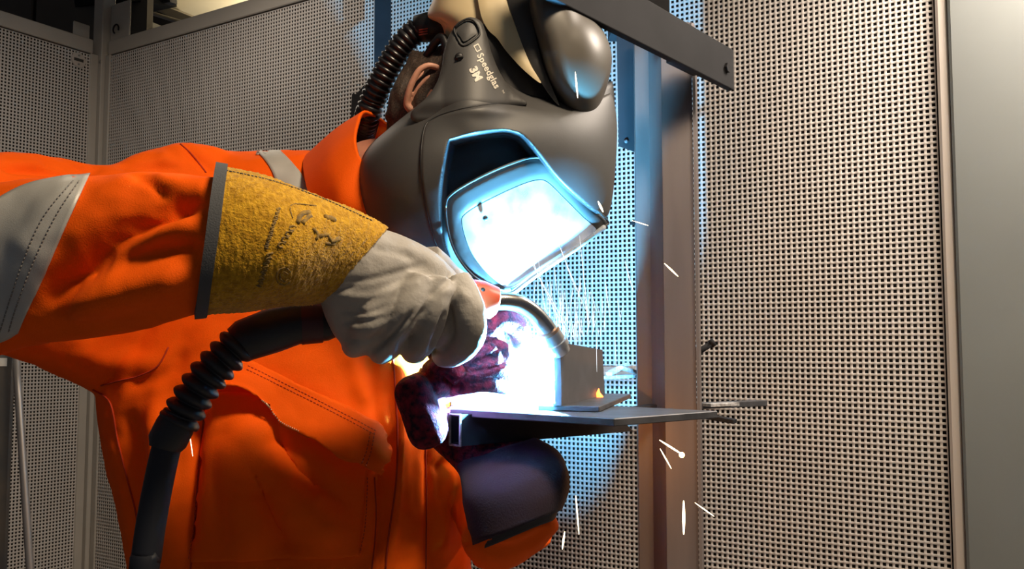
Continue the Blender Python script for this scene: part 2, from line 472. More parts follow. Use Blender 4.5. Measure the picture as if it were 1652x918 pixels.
class Star:
    """rounded shell: outline seen in the photo, bulging towards the camera by front and away by back"""
    def __init__(s, outline, c, Y0, front, back, p=2.3, q=.5, n=6, tilt=(0, 0)):
        s.c = np.array(c, float); L = cr(outline, n, True) - s.c
        th = np.arctan2(L[:, 1], L[:, 0]); r = np.hypot(L[:, 0], L[:, 1]); o = np.argsort(th)
        s.th, s.r = th[o], r[o]; tt = np.linspace(-math.pi, math.pi, 720, endpoint=False); rr = np.interp(tt, s.th, s.r, period=2 * math.pi)
        k = np.exp(-(np.arange(-110, 111) / 36.0) ** 2); k /= k.sum(); s.tt = tt; s.rs = np.convolve(np.r_[rr[-110:], rr, rr[:110]], k, 'valid'); s.Y0, s.f, s.b, s.p, s.q, s.tilt = Y0, front, back, p, q, tilt
    def R(s, t): return np.interp(t, s.th, s.r, period=2 * math.pi)
    def RR(s, t, r):
        w = np.clip(r, 0, 1) ** 9; return np.interp(t, s.tt, s.rs, period=2 * math.pi) * (1 - w) + s.R(t) * w
    def base(s, x, y): return s.Y0 + s.tilt[0] * (x - s.c[0]) + s.tilt[1] * (y - s.c[1])
    def Y(s, x, y):
        dx, dy = x - s.c[0], y - s.c[1]; t = np.arctan2(dy, dx); h = np.hypot(dx, dy); rr = np.clip(h / s.R(t), 0, 1)
        for _ in range(12): rr = np.clip(.5 * rr + .5 * h / s.RR(t, rr), 0, 1)
        return s.base(x, y) - s.f * np.power(np.clip(1 - rr ** s.p, 0, 1), s.q)
    def mesh(s, nr=40, nt=120, disp=None):
        t = np.linspace(-math.pi, math.pi, nt, endpoint=False); R = s.R(t)
        rr = np.sin(np.linspace(0, math.pi / 2, nr + 1))[1:]
        V = []; F = []
        def layer(sign):
            pts = []
            for r in rr if sign > 0 else rr[:-1]:
                Rr = s.RR(t, r); x, y = s.c[0] + Rr * r * np.cos(t), s.c[1] + Rr * r * np.sin(t)
                k = np.power(max(0, 1 - r ** s.p), s.q)
                Y = s.base(x, y) - s.f * k if sign > 0 else s.base(x, y) + s.b * k
                if sign > 0 and disp is not None: Y = Y + disp(x, y)
                pts.append(PA(x, y, Y))
            return pts
        fr, bk = layer(1), layer(-1)
        cf = s.c[0:1], s.c[1:2]; yf = s.base(*cf) - s.f
        if disp is not None: yf = yf + disp(*cf)
        V.append(PA(*cf, yf)); V += fr; V += bk; V.append(PA(*cf, s.base(*cf) + s.b)); V = np.vstack(V)
        n1 = len(fr)
        for k in range(nt): F.append((0, 1 + (k + 1) % nt, 1 + k))
        def idx(l, k): return 1 + l * nt + k % nt
        for l in range(n1 - 1):
            for k in range(nt): F.append((idx(l, k), idx(l, k + 1), idx(l + 1, k + 1), idx(l + 1, k)))
        # rim to the back layers, outermost back ring is the last in bk
        order = [n1 - 1] + [n1 + len(bk) - 1 - i for i in range(len(bk))]
        for a, b in zip(order[:-1], order[1:]):
            for k in range(nt): F.append((idx(a, k), idx(a, k + 1), idx(b, k + 1), idx(b, k)))
        e = len(V) - 1; a = order[-1]
        for k in range(nt): F.append((idx(a, k), idx(a, k + 1), e))
        return V, F

# ================================================================== THE BOOTH
D0 = 3.52
CORNER = P(166, 70, D0); CXY = Vector((CORNER.x, CORNER.y))
UD = Vector((0.854, -0.520)).normalized()          # along the back wall, to the right and nearer
VD = Vector((UD.y, -UD.x))   # along the left wall, towards the camera
NB = Vector((UD.y, -UD.x))                          # back wall normal into the room
NL = UD.copy()                                      # left wall normal into the room
ZTOP = CORNER.z
def w2(c, z): return Vector((c.x, c.y, z))
def wallbox(org, d, nrm, t0, t1, z0, z1, n0, n1, bev=.003):
    a = org + d * ((t0 + t1) / 2) + nrm * ((n0 + n1) / 2)
    R = Matrix(((d.x, nrm.x, 0), (d.y, nrm.y, 0), (0, 0, 1)))
    if R.determinant() < 0: R = Matrix(((d.x, -nrm.x, 0), (d.y, -nrm.y, 0), (0, 0, 1)))
    return bbox(w2(a, (z0 + z1) / 2), (abs(t1 - t0), abs(n1 - n0), abs(z1 - z0)), R, bev, 1)

def perf_sheet(name, org, d, nrm, t0, t1, z0, z1, m, parent, pitch=.013, hole=.0078, th=.002):
    nu, nv = int((t1 - t0) / pitch), int((z1 - z0) / pitch)
    def lines(a, n):
        k = np.arange(n); e = np.stack([a + k * pitch + (pitch - hole) / 2, a + k * pitch + (pitch + hole) / 2], 1).ravel()
        return np.r_[a, e, a + n * pitch]
    us, zs = lines(t0, nu), lines(z0, nv); gu, gz = np.meshgrid(us, zs, indexing='ij'); nu2, nz2 = gu.shape
    fx = org.x + d.x * gu; fy = org.y + d.y * gu
    A = np.stack([fx, fy, gz], -1).reshape(-1, 3); B = A - np.array([nrm.x, nrm.y, 0]) * th
    V = np.vstack([A, B]); nA = len(A)
    I, J = np.meshgrid(np.arange(nu2 - 1), np.arange(nz2 - 1), indexing='ij')
    hm = (I % 2 == 1) & (J % 2 == 1)
    def vid(i, j): return i * nz2 + j
    a, b, c, e = vid(I, J), vid(I + 1, J), vid(I + 1, J + 1), vid(I, J + 1)
    Q = np.stack([a, b, c, e], -1); Q1 = Q[~hm]; H = Q[hm]
    W = [np.stack([H[:, k], H[:, (k + 1) % 4], H[:, (k + 1) % 4] + nA, H[:, k] + nA], -1) for k in range(4)]
    Q = np.vstack([Q1] + W).astype(np.int32)
    me = bpy.data.meshes.new(name); base = V.mean(0); base[2] = V[:, 2].min()
    loc = base.copy()
    me.vertices.add(len(V)); me.vertices.foreach_set('co', (V - base).ravel())
    me.loops.add(Q.size); me.loops.foreach_set('vertex_index', Q.ravel())
    me.polygons.add(len(Q)); me.polygons.foreach_set('loop_start', np.arange(0, Q.size, 4, dtype=np.int32))
    me.update(); me.validate(); me.materials.append(m)
    o = bpy.data.objects.new(name, me); COL.objects.link(o)
    if parent is not None: o.parent = parent; o.location = Vector(loc) - world_loc(parent)
    else: o.location = Vector(loc)
    return o

ZLOW = 0.28
# back wall: perforated sheet with its frame and the felt behind it
wall_back = mk('wall_back', *wallbox(CXY, UD, NB, 0.03, 3.115, 0.0, ZLOW, -.03, .004), M_FRAME, smooth=False)
tag(wall_back, kind='structure'); wall_back['label'] = 'back booth wall of pale perforated sheet metal'
perf_sheet('perforated_sheet', CXY, UD, NB, .055, 3.10, ZLOW, ZTOP - .055, M_PERF, wall_back)
mk('absorber_backing', *wallbox(CXY, UD, NB, .03, 3.10, ZLOW, ZTOP - .05, -.05, -.04), M_BACKING, wall_back, False)
mk('top_rail', *wallbox(CXY, UD, NB, 0.045, 3.10, ZTOP - .058, ZTOP, -.035, .006), M_FRAME, wall_back, False)
mk('side_rail', *wallbox(CXY, UD, NB, 0.028, 0.060, ZLOW, ZTOP - .058, -.035, .006), M_FRAME, wall_back, False)
# left wall
wall_left = mk('wall_left', *wallbox(CXY, VD, NL, 0.03, 1.60, 0.0, ZLOW, -.03, .004), M_FRAME, smooth=False)
tag(wall_left, kind='structure'); wall_left['label'] = 'left booth wall of perforated sheet metal'
perf_sheet('perforated_sheet', CXY, VD, NL, .055, 1.55, ZLOW, ZTOP - .055, M_PERF, wall_left)
mk('absorber_backing', *wallbox(CXY, VD, NL, .03, 1.60, ZLOW, ZTOP - .05, -.05, -.04), M_BACKING, wall_left, False)
mk('top_rail', *wallbox(CXY, VD, NL, 0.045, 1.60, ZTOP - .058, ZTOP, -.035, .006), M_FRAME, wall_left, False)
mk('side_rail', *wallbox(CXY, VD, NL, 0.020, 0.055, ZLOW, ZTOP - .058, -.035, .006), M_FRAME, wall_left, False)
# a small round stamped disc screwed on the sheet near the corner
cd = CXY + VD * .075 + NL * .004; dc = P(122, 97, 3.44)
rt = Matrix(((VD.x, 0, NL.x), (VD.y, 0, NL.y), (0, 1, 0)))
def disc(c, R, r, th, n=20):
    V = [Vector(c) + R @ Vector((math.cos(2 * math.pi * k / n) * r, math.sin(2 * math.pi * k / n) * r, z)) for z in (0, th) for k in range(n)]
    return V, [tuple(range(n))[::-1], tuple(range(n, 2 * n))] + [(k, (k + 1) % n, n + (k + 1) % n, n + k) for k in range(n)]
# place it on the left wall plane
tdisc = .105; dpos = w2(CXY + VD * tdisc + NL * .001, P(122, 97, (CXY + VD * tdisc).y).z)
maker_disc = mk('maker_disc', *disc(dpos, rt, .030, .004), M_EDGE, wall_left, False)
mk('print_band', *wallbox(CXY, VD, NL, tdisc - .020, tdisc + .020, dpos.z - .006, dpos.z + .006, .004, .0062, .0005), M_STRIP, maker_disc, False)
for dz in (-.018, .018):
    mk('screw', *disc(dpos + Vector((NL.x, NL.y, 0)) * .004 + Vector((0, 0, dz)), rt, .004, .003, 10), M_ALU, maker_disc, False)
# corner post, running on above the walls
trim_1 = mk('trim_1', *wallbox(CXY, UD, NB, -.035, .028, 0, ZTOP + .40, -.035, .022), M_FRAME, smooth=False)
tag(trim_1, kind='structure')
mk('bolt', *disc(w2(CXY + VD * .022 + NL * .02, P(160, 101, 3.5).z), rt, .007, .005, 8), M_ALU, trim_1, False)
mk('corner_bracket', *wallbox(CXY, UD, NB, .030, .155, ZTOP + .005, ZTOP + .16, -.02, -.012), M_FRAME, trim_1, False)
mk('corner_bracket', *wallbox(CXY, VD, NL, .045, .115, ZTOP + .0, ZTOP + .065, -.03, -.022), M_FRAME, trim_1, False)
hook = [w2(CXY + UD * (.085 + .018 * math.cos(a)) + NB * .0, ZTOP + .045 + .018 * math.sin(a)) for a in np.linspace(-.5, 4.2, 14)]
mk('hook', *tube(hook, .0035, 8), M_DARKSTEEL, trim_1)
# plain panel closing the booth at the right
wall_right = mk('wall_right', *wallbox(CXY, UD, NB, 3.128, 4.3, 0, 2.6, -.05, .05, .006), M_PLAIN, smooth=False)
tag(wall_right, kind='structure'); wall_right['label'] = 'plain grey panel at the right of the perforated wall'
mk('edge_strip', *wallbox(CXY, UD, NB, 3.102, 3.128, 0, 2.6, -.04, .030, .006), M_EDGE, wall_right, False)

floor = mk('floor', *box((0, 3.2, -.03), (12, 9, .06)), M_FLOOR, smooth=False); tag(floor, kind='structure')
ceiling = mk('ceiling', *box((0, 4.2, 3.53), (12, 11, .06)), M_CEIL, smooth=False); tag(ceiling, kind='structure')
X_HALL = P(236, 20, 4.7).x
wall_hall = mk('wall_hall', *box((X_HALL - 2.5, 4.75, 1.75), (5.0, .08, 3.5)), M_DARKHALL, smooth=False); tag(wall_hall, kind='structure')
for i in range(6):   # dark cladding panels seen over the left wall
    mk('cladding_panel', *bbox((X_HALL - .35 - i * .52, 4.69, 2.0), (.50, .03, 2.6), None, .006, 1), M_DARKHALL, wall_hall, False)

# roof girder with its bright pipe and the dark duct above the corner
g = empty('roof_girder', P(262, 20, 5.6), 'grey roof girder running below the cream ceiling behind the corner post', 'girder')
mk('flange', *bar(P(215, -6, 5.9), P(345, 47, 5.2), .14, .05), M_FRAME, g, False)
mk('web', *bar(P(215, 8, 5.9), P(345, 58, 5.2), .04, .12), M_DARKHALL, g, False)
p = mk('conduit_pipe', *tube([P(222, 14, 5.5), P(330, 48, 4.9)], .013, 12), M_FRAME); tag(p, 'pale conduit pipe slanting down below the roof girder', 'pipe')
du = empty('air_duct', P(215, 0, 5.0), 'dark rectangular air duct overhead behind the corner post', 'duct')
mk('duct_body', *bar(P(150, -12, 4.6), P(252, 2, 5.0), .30, .11), M_DARKSTEEL, du, False)
mk('duct_flange', *bar(P(238, -2, 4.9), P(250, 2, 4.95), .34, .09), M_MILL, du, False)
b = mk('blue_curtain', *bbox((P(252, 45, 5.1).x, 5.1, 1.55), (.16, .05, 3.1), None, .01), M_BLUECLOTH); tag(b, 'dark blue plastic curtain hanging behind the back wall', 'curtain')

# ceiling luminaires (out of view): housings with their lamps; the left and hall ones are added
for i, (loc, sz, pw, colr, lab) in enumerate(LAMPS):
    lum = empty('ceiling_luminaire', (loc[0], loc[1], loc[2] + .06), lab, 'lamp', 'ceiling luminaires')
    mk('housing', *bbox((loc[0], loc[1], loc[2] + .06), (sz[0] + .08, sz[1] + .06, .07), None, .01), M_FRAME, lum, False)
    mk('suspension_rod', *tube([(loc[0], loc[1], loc[2] + .09), (loc[0], loc[1], 3.5)], .008, 8), M_ALU, lum)
    L = bpy.data.lights.new('luminaire_light', 'AREA'); L.shape = 'RECTANGLE'; L.size, L.size_y = sz; L.energy = pw; L.color = colr
    lo = bpy.data.objects.new('luminaire_light', L); COL.objects.link(lo); lo.location = (loc[0], loc[1], loc[2] + (.12 if i == 3 else .015)); lo.rotation_euler = (math.pi if i == 3 else 0, 0, 0)

# dark cabinet edge and a leaning tube at the lower left
cab = empty('steel_cabinet', (P(-40, 700, 2.35).x, 2.5, 0), 'dark scuffed steel cabinet side at the lower left', 'cabinet')
cx1 = P(20, 700, 2.35).x; cz = P(10, 572, 2.35).z
Rc = Matrix.Rotation(math.radians(31), 3, 'Z'); mk('body', *bbox(Vector((cx1, 2.35, cz / 2)) + Rc @ Vector((-.30, .15, 0)), (.60, .30, cz), Rc, .008), M_CABINET, cab, False)
mk('label_sticker', *box(Vector((cx1, 2.35, cz - .02)) + Rc @ Vector((-.030, -.0015, 0)), (.022, .003, .022), Rc), M_WHITE, cab, False)
tb = mk('leaning_tube', *tube([P(24, 540, 2.30), P(30, 640, 2.28), P(50, 940, 2.2), (P(50, 940, 2.2).x + .01, 2.12, 0.0)], .0095, 12), M_ALU)
tag(tb, 'thin aluminium tube leaning beside the dark cabinet', 'tube')
# dark slat hanging before the back wall behind the air hose
sl = empty('hanging_slat', P(618, -30, 2.3), 'dark vertical flat bar hanging before the perforated wall behind the helmet hose', 'bar')
mk('blade', *bar(P(617, 112, 2.3), P(619, -250, 2.3), .044, .012, up=(0, 1, 0)), M_DARKSTEEL, sl, False)
mk('foot_block', *bar(P(575, 196, 2.3), P(577, 154, 2.3), .026, .03, up=(0, 1, 0)), M_DARKSTEEL, sl, False)
mk('cross_link', *bar(P(576, 160, 2.305), P(622, 108, 2.305), .02, .01, up=(0, 1, 0)), M_DARKSTEEL, sl, False)

# ================================================================== STEEL POST, BEAM, TABLE
def X(px, Y): return (px - CX) / FPX * Y / (_cp)
post = empty('steel_post', (X(1078, 1.52), 1.52, 0), 'brown rolled steel post standing behind the small welding table', 'post')
YP = 1.50
ztop = P(1078, 40, YP).z
def zprism(name, pts, z0, z1, m, par, sm=False):
    return mk(name, *prism(pts, z0, z1), m, par, sm)
zprism('front_flange', [(X(1066, YP), YP - .03), (X(1121, YP - .01), YP - .01), (X(1121, YP - .01) + .004, YP + .012), (X(1066, YP) + .004, YP - .012)], 0, ztop, M_POST, post)
zprism('web', [(X(1053, YP), YP + .02), (X(1066, YP), YP - .028), (X(1066, YP) + .006, YP - .02), (X(1053, YP) + .008, YP + .03)], 0, ztop, M_POST, post)
zprism('rear_flange', [(X(1029, YP), YP + .012), (X(1054, YP), YP + .020), (X(1054, YP), YP + .034), (X(1029, YP), YP + .026)], 0, ztop, M_POST, post)
zprism('end_flange', [(X(1121, YP) - .002, YP - .012), (X(1125, YP), YP - .006), (X(1125, YP) + .02, YP + .07), (X(1121, YP) + .016, YP + .07)], 0, ztop, M_POST, post)
zb = P(1010, 240, 1.55).z
mk('gusset_plate', [P(994, 20, 1.56), P(1030, 20, 1.56), P(1029, 247, 1.56), P(998, 236, 1.56), P(994, 20, 1.575), P(1030, 20, 1.575), P(1029, 247, 1.575), P(998, 236, 1.575)],
   [(0, 1, 2, 3), (7, 6, 5, 4), (0, 4, 5, 1), (1, 5, 6, 2), (2, 6, 7, 3), (3, 7, 4, 0)], M_DARKSTEEL, post, False)
mk('upper_section', *bar(P(1030, 60, 1.60), P(1028, -160, 1.60), .11, .05, up=(0, 1, 0)), M_DARKSTEEL, post, False)
for px_, py_ in ((1010, 228),):
    mk('rivet', *ellipsoid(P(px_, py_, 1.556), (.004, .003, .004), None, 10, 6), M_MILL, post)
# stub rods and brackets on the far side of the post
r_ = mk('stub_rod', *tube([P(1112, 577, 1.58), P(1150, 553, 1.58)], .0055, 12), M_DARKSTEEL, post)
mk('rod_cap', *tube([P(1146, 555.5, 1.58), P(1152, 551.5, 1.58)], .0075, 12), M_DARKSTEEL, r_)
fb = mk('flat_bar', *bar(P(1118, 655, 1.62), P(1232, 650, 1.72), .02, .0115), M_MILL, post, False)
mk('chalk_mark', *bar(P(1140, 653.6, 1.612), P(1186, 651.6, 1.652), .022, .006, bev=.0005), M_BRIGHTSTEEL, fb, False)
mk('flat_bar', *bar(P(1110, 666, 1.60), P(1186, 680, 1.55), .02, .008), M_DARKSTEEL, post, False)
mk('tie_rod', *bar(P(1018, 360, 1.60), P(1040, 362, 1.52), .006, .006), M_DARKSTEEL, post, False)

beam = empty('cross_beam', P(1040, 60, 1.3), 'dark flat steel bar slanting across above the helmet, bolted to the post', 'beam')
BD = Vector((.639, .769, 0)).normalized(); bend = P(1179, 114, 1.50)
b0 = bend - BD * .57
mk('bar', *bar(b0, bend, .012, .0725), M_DARKSTEEL, beam, False)
bn = Vector((BD.y, -BD.x, 0))
Rb = Matrix((BD, Vector((0, 0, 1)), bn)).transposed()
mk('bolt', *disc(bend - BD * .03 + bn * .005 - Vector((0, 0, .004)), Rb, .0085, .006, 6), M_DARKSTEEL, beam, False)
mk('clamp_block', *bar(bend - BD * .19 + bn * -.012, bend - BD * .10 + bn * -.012, .02, .06), M_DARKSTEEL, beam, False)

# the small table: a plate on a square tube, with a bar, base plate and upright on it
TZ = CAMZ - .0857
tbl = empty('welding_table', (.10, 1.15, TZ - .05), 'small dark steel plate table carried on a square tube arm', 'table')
TF, TL, TR = Vector((.117, 1.0)), Vector((-.0816, 1.143)), Vector((.262, 1.113))
E1, E2 = (TL - TF).normalized(), (TR - TF).normalized()
TB = TL + (TR - TF)
def plate(name, corners, z0, z1, m, par, bev=.001):
    bm = bmesh.new(); V, F = prism(corners, z0, z1); vs = [bm.verts.new(v) for v in V]
    for f in F: bm.faces.new([vs[i] for i in f])
    bmesh.ops.recalc_face_normals(bm, faces=bm.faces)
    bmesh.ops.bevel(bm, geom=bm.edges[:], offset=bev, segments=1, affect='EDGES'); bm.verts.index_update()
    r = [v.co.copy() for v in bm.verts], [tuple(v.index for v in f.verts) for f in bm.faces]; bm.free()
    return mk(name, *r, m, par, False)
plate('table_plate', [TF, TR, TB, TL], TZ - .009, TZ, M_MILL, tbl)
# square tube arm, open end at the left
ta, tc_ = P(735, 693.5, 1.12), P(1012, 683, 1.31)
td = (tc_ - ta); td.z = -.0; td.normalize(); ts = td.cross(Vector((0, 0, 1))).normalized(); tu = Vector((0, 0, 1))
def sqtube(a, L, w, h, t, cut):
    V, F = [], []
    for e, base in ((0, 0.0), (1, L)):
        for inn in (0, 1):
            for sx, sz in ((-1, -1), (1, -1), (1, 1), (-1, 1)):
                ww, hh = w / 2 - inn * t, h / 2 - inn * t
                V.append(a + td * (base - (cut * (sz + 1) / 2 if e else 0)) + ts * (sx * ww) + tu * (sz * hh))
    for k in range(4):
        k2 = (k + 1) % 4
        F += [(k, k2, 8 + k2, 8 + k), (4 + k, 12 + k, 12 + k2, 4 + k2), (k, 4 + k, 4 + k2, k2), (8 + k, 8 + k2, 12 + k2, 12 + k)]
    return V, F
Lt = (Vector((tc_.x, tc_.y)) - Vector((ta.x, ta.y))).length
arm = mk('square_tube_arm', *sqtube(ta, Lt, .0235, .0395, .0028, .05), M_DARKSTEEL, tbl, False)
endc = [ta - td * .0008 + ts * (sx * .0115) + tu * (sz * .0195) for sx, sz in ((-1, -1), (1, -1), (1, 1), (-1, 1))]
mk('cut_edge', *tube([endc[0], endc[1], endc[2], endc[3], endc[0]], .0019, 6), M_BRIGHTSTEEL, arm)
mk('arm_bracket', *bar(ta + td * (Lt - .06) + Vector((0, 0, 0.0)), Vector((X(1060, 1.53), 1.54, TZ - .03)), .02, .02), M_DARKSTEEL, tbl, False)

fx = empty('backing_bar', (-.03, 1.19, TZ), 'pale scaled steel bar lying along the far left of the table', 'bar')
a0, a1 = P(727, 645, 1.17), P(905, 648, 1.20); a0.z = a1.z = TZ + .0105
mk('bar_body', *bar(a0, a1, .016, .021), M_BRIGHTSTEEL, fx, False)
bp = empty('base_plate', (.10, 1.16, TZ), 'thin dark steel base plate of the weld sample lying on the table', 'plate')
BL, BF, BR = Vector((.0330, 1.116)), Vector((.1085, 1.087)), Vector((.185, 1.36))
BR2 = BF + (BR - BF) * 1.0
plate('plate_body', [BF, BR2, BL + (BR2 - BF), BL], TZ + .0003, TZ + .0073, M_MILL, bp)
up = empty('upright_plate', P(940, 648, 1.2), 'grey steel plate welded upright on the base plate under the torch nozzle', 'plate')
UZ = TZ + .0075
A1, A2 = P(906, 650, 1.10), P(976, 646, 1.33)
t1, t2 = P(904, 552, 1.10), P(972, 564.5, 1.33)
A1.z = A2.z = UZ
dv = Vector((A2.x - A1.x, A2.y - A1.y, 0)).normalized(); nv_ = Vector((-dv.y, dv.x, 0)) * .009
mk('plate_body', [A1, A2, t2, t1, A1 + nv_, A2 + nv_, t2 + nv_, t1 + nv_], [(0, 1, 2, 3), (7, 6, 5, 4), (0, 4, 5, 1), (1, 5, 6, 2), (2, 6, 7, 3), (3, 7, 4, 0)],
   mat('ground_plate', (0.085, 0.085, 0.095), .55, .2, var=.12, vscale=30), up, False)
wb = mk('weld_bead', *tube(cr([A1 + nv_ * .9 + Vector((0, 0, .001)), (A1 + A2) / 2 + nv_ + Vector((0, 0, .002)), A2 + nv_], 8), .004, 8), M_MILL, up)
fl = mk('glowing_bead', *tube([P(966, 646, 1.272), P(968, 640, 1.275), P(965, 634, 1.278), P(966, 627, 1.28)], [.004, .005, .003, .0008], 10), M_GLOWEDGE, up, label='orange glowing hot spot')

# shelf on the wall side behind the table
sh = empty('rear_shelf', P(1000, 600, 1.8), 'steel shelf behind the table lit blue by the arc', 'shelf')
sp = [Vector((P(930, 610, 1.46).x, 1.46)), Vector((P(1046, 610, 1.56).x, 1.58)), Vector((P(1050, 590, 2.1).x, 2.1)), Vector((P(945, 590, 2.15).x, 2.15))]
plate('shelf_plate', sp, CAMZ - .062, CAMZ - .056, M_BRIGHTSTEEL, sh)
mk('shelf_bracket', *bar((.28, 1.62, CAMZ - .07), (.31, 1.52, CAMZ - .16), .012, .012), M_DARKSTEEL, sh, False)
for i, (xa, ya, xb, yb, Yy) in enumerate(((985, 604, 1022, 596, 1.62), (982, 625, 1012, 608, 1.5), (1000, 612, 1030, 620, 1.52))):
    q = mk('steel_offcut', *bar(P(xa, ya, Yy), P(xb, yb, Yy + .05), .012, .006), M_BRIGHTSTEEL, None, False)
    q.location.z = CAMZ - .0555
    tag(q, ('long steel offcut at the back of the rear shelf', 'short steel offcut at the front left of the rear shelf', 'steel offcut lying nearest the post on the rear shelf')[i], 'offcut', 'offcuts on the rear shelf')

# ================================================================== THE WELDER
person = empty('person', (P(450, 918, 1.3).x, 1.32, 0), 'person in orange high visibility work jacket leaning over the table and welding', 'person')

# ---- jacket: torso and both sleeves as one skin, folds pressed in afterwards
torso = loft([
    ring((200, 1420), 1.30, (790, 1420), 1.30, .15), ring((205, 1150), 1.28, (790, 1150), 1.30, .15),
    ring((212, 1010), 1.26, (772, 1010), 1.32, .16), ring((206, 918), 1.25, (764, 918), 1.33, .165),
    ring((186, 830), 1.24, (758, 835), 1.35, .17), ring((164, 720), 1.24, (752, 730), 1.36, .17),
    ring((155, 630), 1.24, (748, 640), 1.37, .165), ring((175, 520), 1.24, (745, 540), 1.38, .155),
    ring((205, 420), 1.25, (735, 450), 1.38, .14), ring((240, 330), 1.26, (715, 370), 1.37, .12),
    ring((290, 268), 1.27, (690, 320), 1.36, .10), ring((330, 244), 1.28, (665, 290), 1.35, .075),
    ring((430, 243), 1.30, (630, 265), 1.34, .045), ring((500, 246), 1.31, (600, 258), 1.33, .02)], sub=5)
uparm = loft([
    ring((430, 262), 1.30, (330, 600), 1.27, .06), ring((350, 238), 1.26, (235, 640), 1.24, .085),
    ring((290, 231), 1.23, (160, 636), 1.21, .09), ring((225, 246), 1.19, (110, 612), 1.17, .09),
    ring((165, 266), 1.15, (60, 592), 1.13, .09), ring((80, 256), 1.10, (0, 575), 1.08, .09),
    ring((0, 247), 1.05, (-70, 580), 1.03, .09), ring((-90, 262), 1.00, (-130, 590), .98, .085),
    ring((-170, 320), .98, (-170, 560), .97, .06)], sub=4)
foarm = loft([
    ring((-165, 350), .98, (-165, 530), .98, .05), ring((-100, 310), .955, (-90, 580), .955, .078),
    ring((-20, 298), .935, (-15, 572), .935, .085), ring((60, 292), .92, (50, 556), .92, .085),
    ring((140, 282), .905, (120, 545), .905, .083), ring((240, 276), .89, (222, 528), .89, .080),
    ring((330, 282), .88, (310, 508), .88, .074), ring((400, 300), .875, (385, 492), .875, .062)], sub=4)
lup = loft([
    ring((650, 330), 1.40, (770, 400), 1.42, .07), ring((660, 470), 1.40, (800, 470), 1.42, .075),
    ring((680, 640), 1.36, (840, 640), 1.38, .075), ring((720, 780), 1.30, (875, 780), 1.32, .06),
    ring((745, 868), 1.20, (896, 862), 1.20, .055), ring((770, 915), 1.14, (872, 896), 1.14, .04)], sub=4)
lfo = loft([
    ring((800, 925), 1.14, (850, 908), 1.14, .03), ring((752, 890), 1.12, (898, 868), 1.12, .055),
    ring((750, 858), 1.12, (908, 842), 1.12, .058), ring((780, 815), 1.13, (885, 800), 1.13, .040),
    ring((790, 770), 1.13, (870, 765), 1.13, .030)], sub=4)
JV, JF, JN = remesh([torso, uparm, foarm, lup, lfo], .0048, 8)
JV = fbm(JV, 9.0, .0065, JN, 2, (1, 1, .55))
JV = fbm(JV, 26.0, .0022, JN, 2)
JN = vnormals(JV, JF)
folds_sleeve = [
    ([(345, 300), (260, 330), (170, 385), (95, 470), (60, 520)], -.030, 32),   # long diagonal hollow
    ([(330, 395), (240, 410), (170, 430)], -.013, 22),
    ([(325, 355), (230, 372), (150, 420)], .007, 20),
    ([(320, 440), (200, 470), (80, 500)], .016, 28),
    ([(300, 500), (200, 520), (60, 540)], -.006, 20),
    ([(240, 282), (300, 292), (340, 300)], .006, 14),
    ([(200, 265), (235, 285), (260, 300)], -.007, 9),
    ([(130, 300), (80, 340), (30, 420)], .006, 24)]
JV = sculpt(JV, JN, folds_sleeve, 0, 1.02); JN = vnormals(JV, JF)
folds_torso = [
    ([(505, 245), (560, 290), (585, 340)], -.007, 13), ([(530, 232), (575, 275), (590, 310)], .006, 9),
    ([(295, 236), (320, 258), (345, 275)], -.006, 7), ([(255, 245), (275, 262), (300, 270)], .004, 9),
    ([(180, 262), (240, 270), (300, 268)], -.006, 8),
    ([(60, 252), (110, 262), (165, 276)], -.010, 9), ([(0, 268), (60, 272), (140, 278)], -.012, 8),
    ([(385, 660), (430, 740), (500, 830), (560, 890)], .020, 30), ([(370, 700), (390, 800), (400, 900)], .015, 24),
    ([(430, 690), (470, 760), (520, 800)], -.018, 24), ([(420, 770), (450, 840), (470, 900)], -.013, 22),
    ([(330, 640), (318, 760), (305, 900)], -.016, 12), ([(250, 640), (262, 760), (268, 918)], .016, 20),
    ([(205, 660), (225, 780), (240, 900)], -.014, 16),
    ([(596, 560), (606, 650), (614, 720)], -.006, 10), ([(560, 560), (575, 610), (590, 660)], .006, 14),
    ([(640, 560), (645, 700), (640, 800), (628, 918)], .010, 9), ([(616, 690), (618, 800), (608, 918)], -.010, 9),
    ([(662, 560), (668, 700), (664, 918)], -.004, 12), ([(690, 700), (692, 800), (690, 918)], -.009, 7),
    ([(700, 760), (730, 745), (745, 740)], -.008, 9), ([(655, 820), (662, 860), (668, 900)], .006, 12),
    ([(710, 800), (716, 850), (712, 900)], .007, 12), ([(110, 560), (180, 585), (260, 590)], .006, 20),
    ([(300, 560), (270, 600), (200, 625)], -.005, 12), ([(770, 880), (830, 885), (890, 850)], -.005, 9)]
JV = sculpt(JV, JN, folds_torso, 1.0, 9); JN = vnormals(JV, JF)
jacket = mk('jacket', JV, JF, M_ORANGE, person, True, label='orange high visibility work jacket')
JS = Surf(JV, JF)

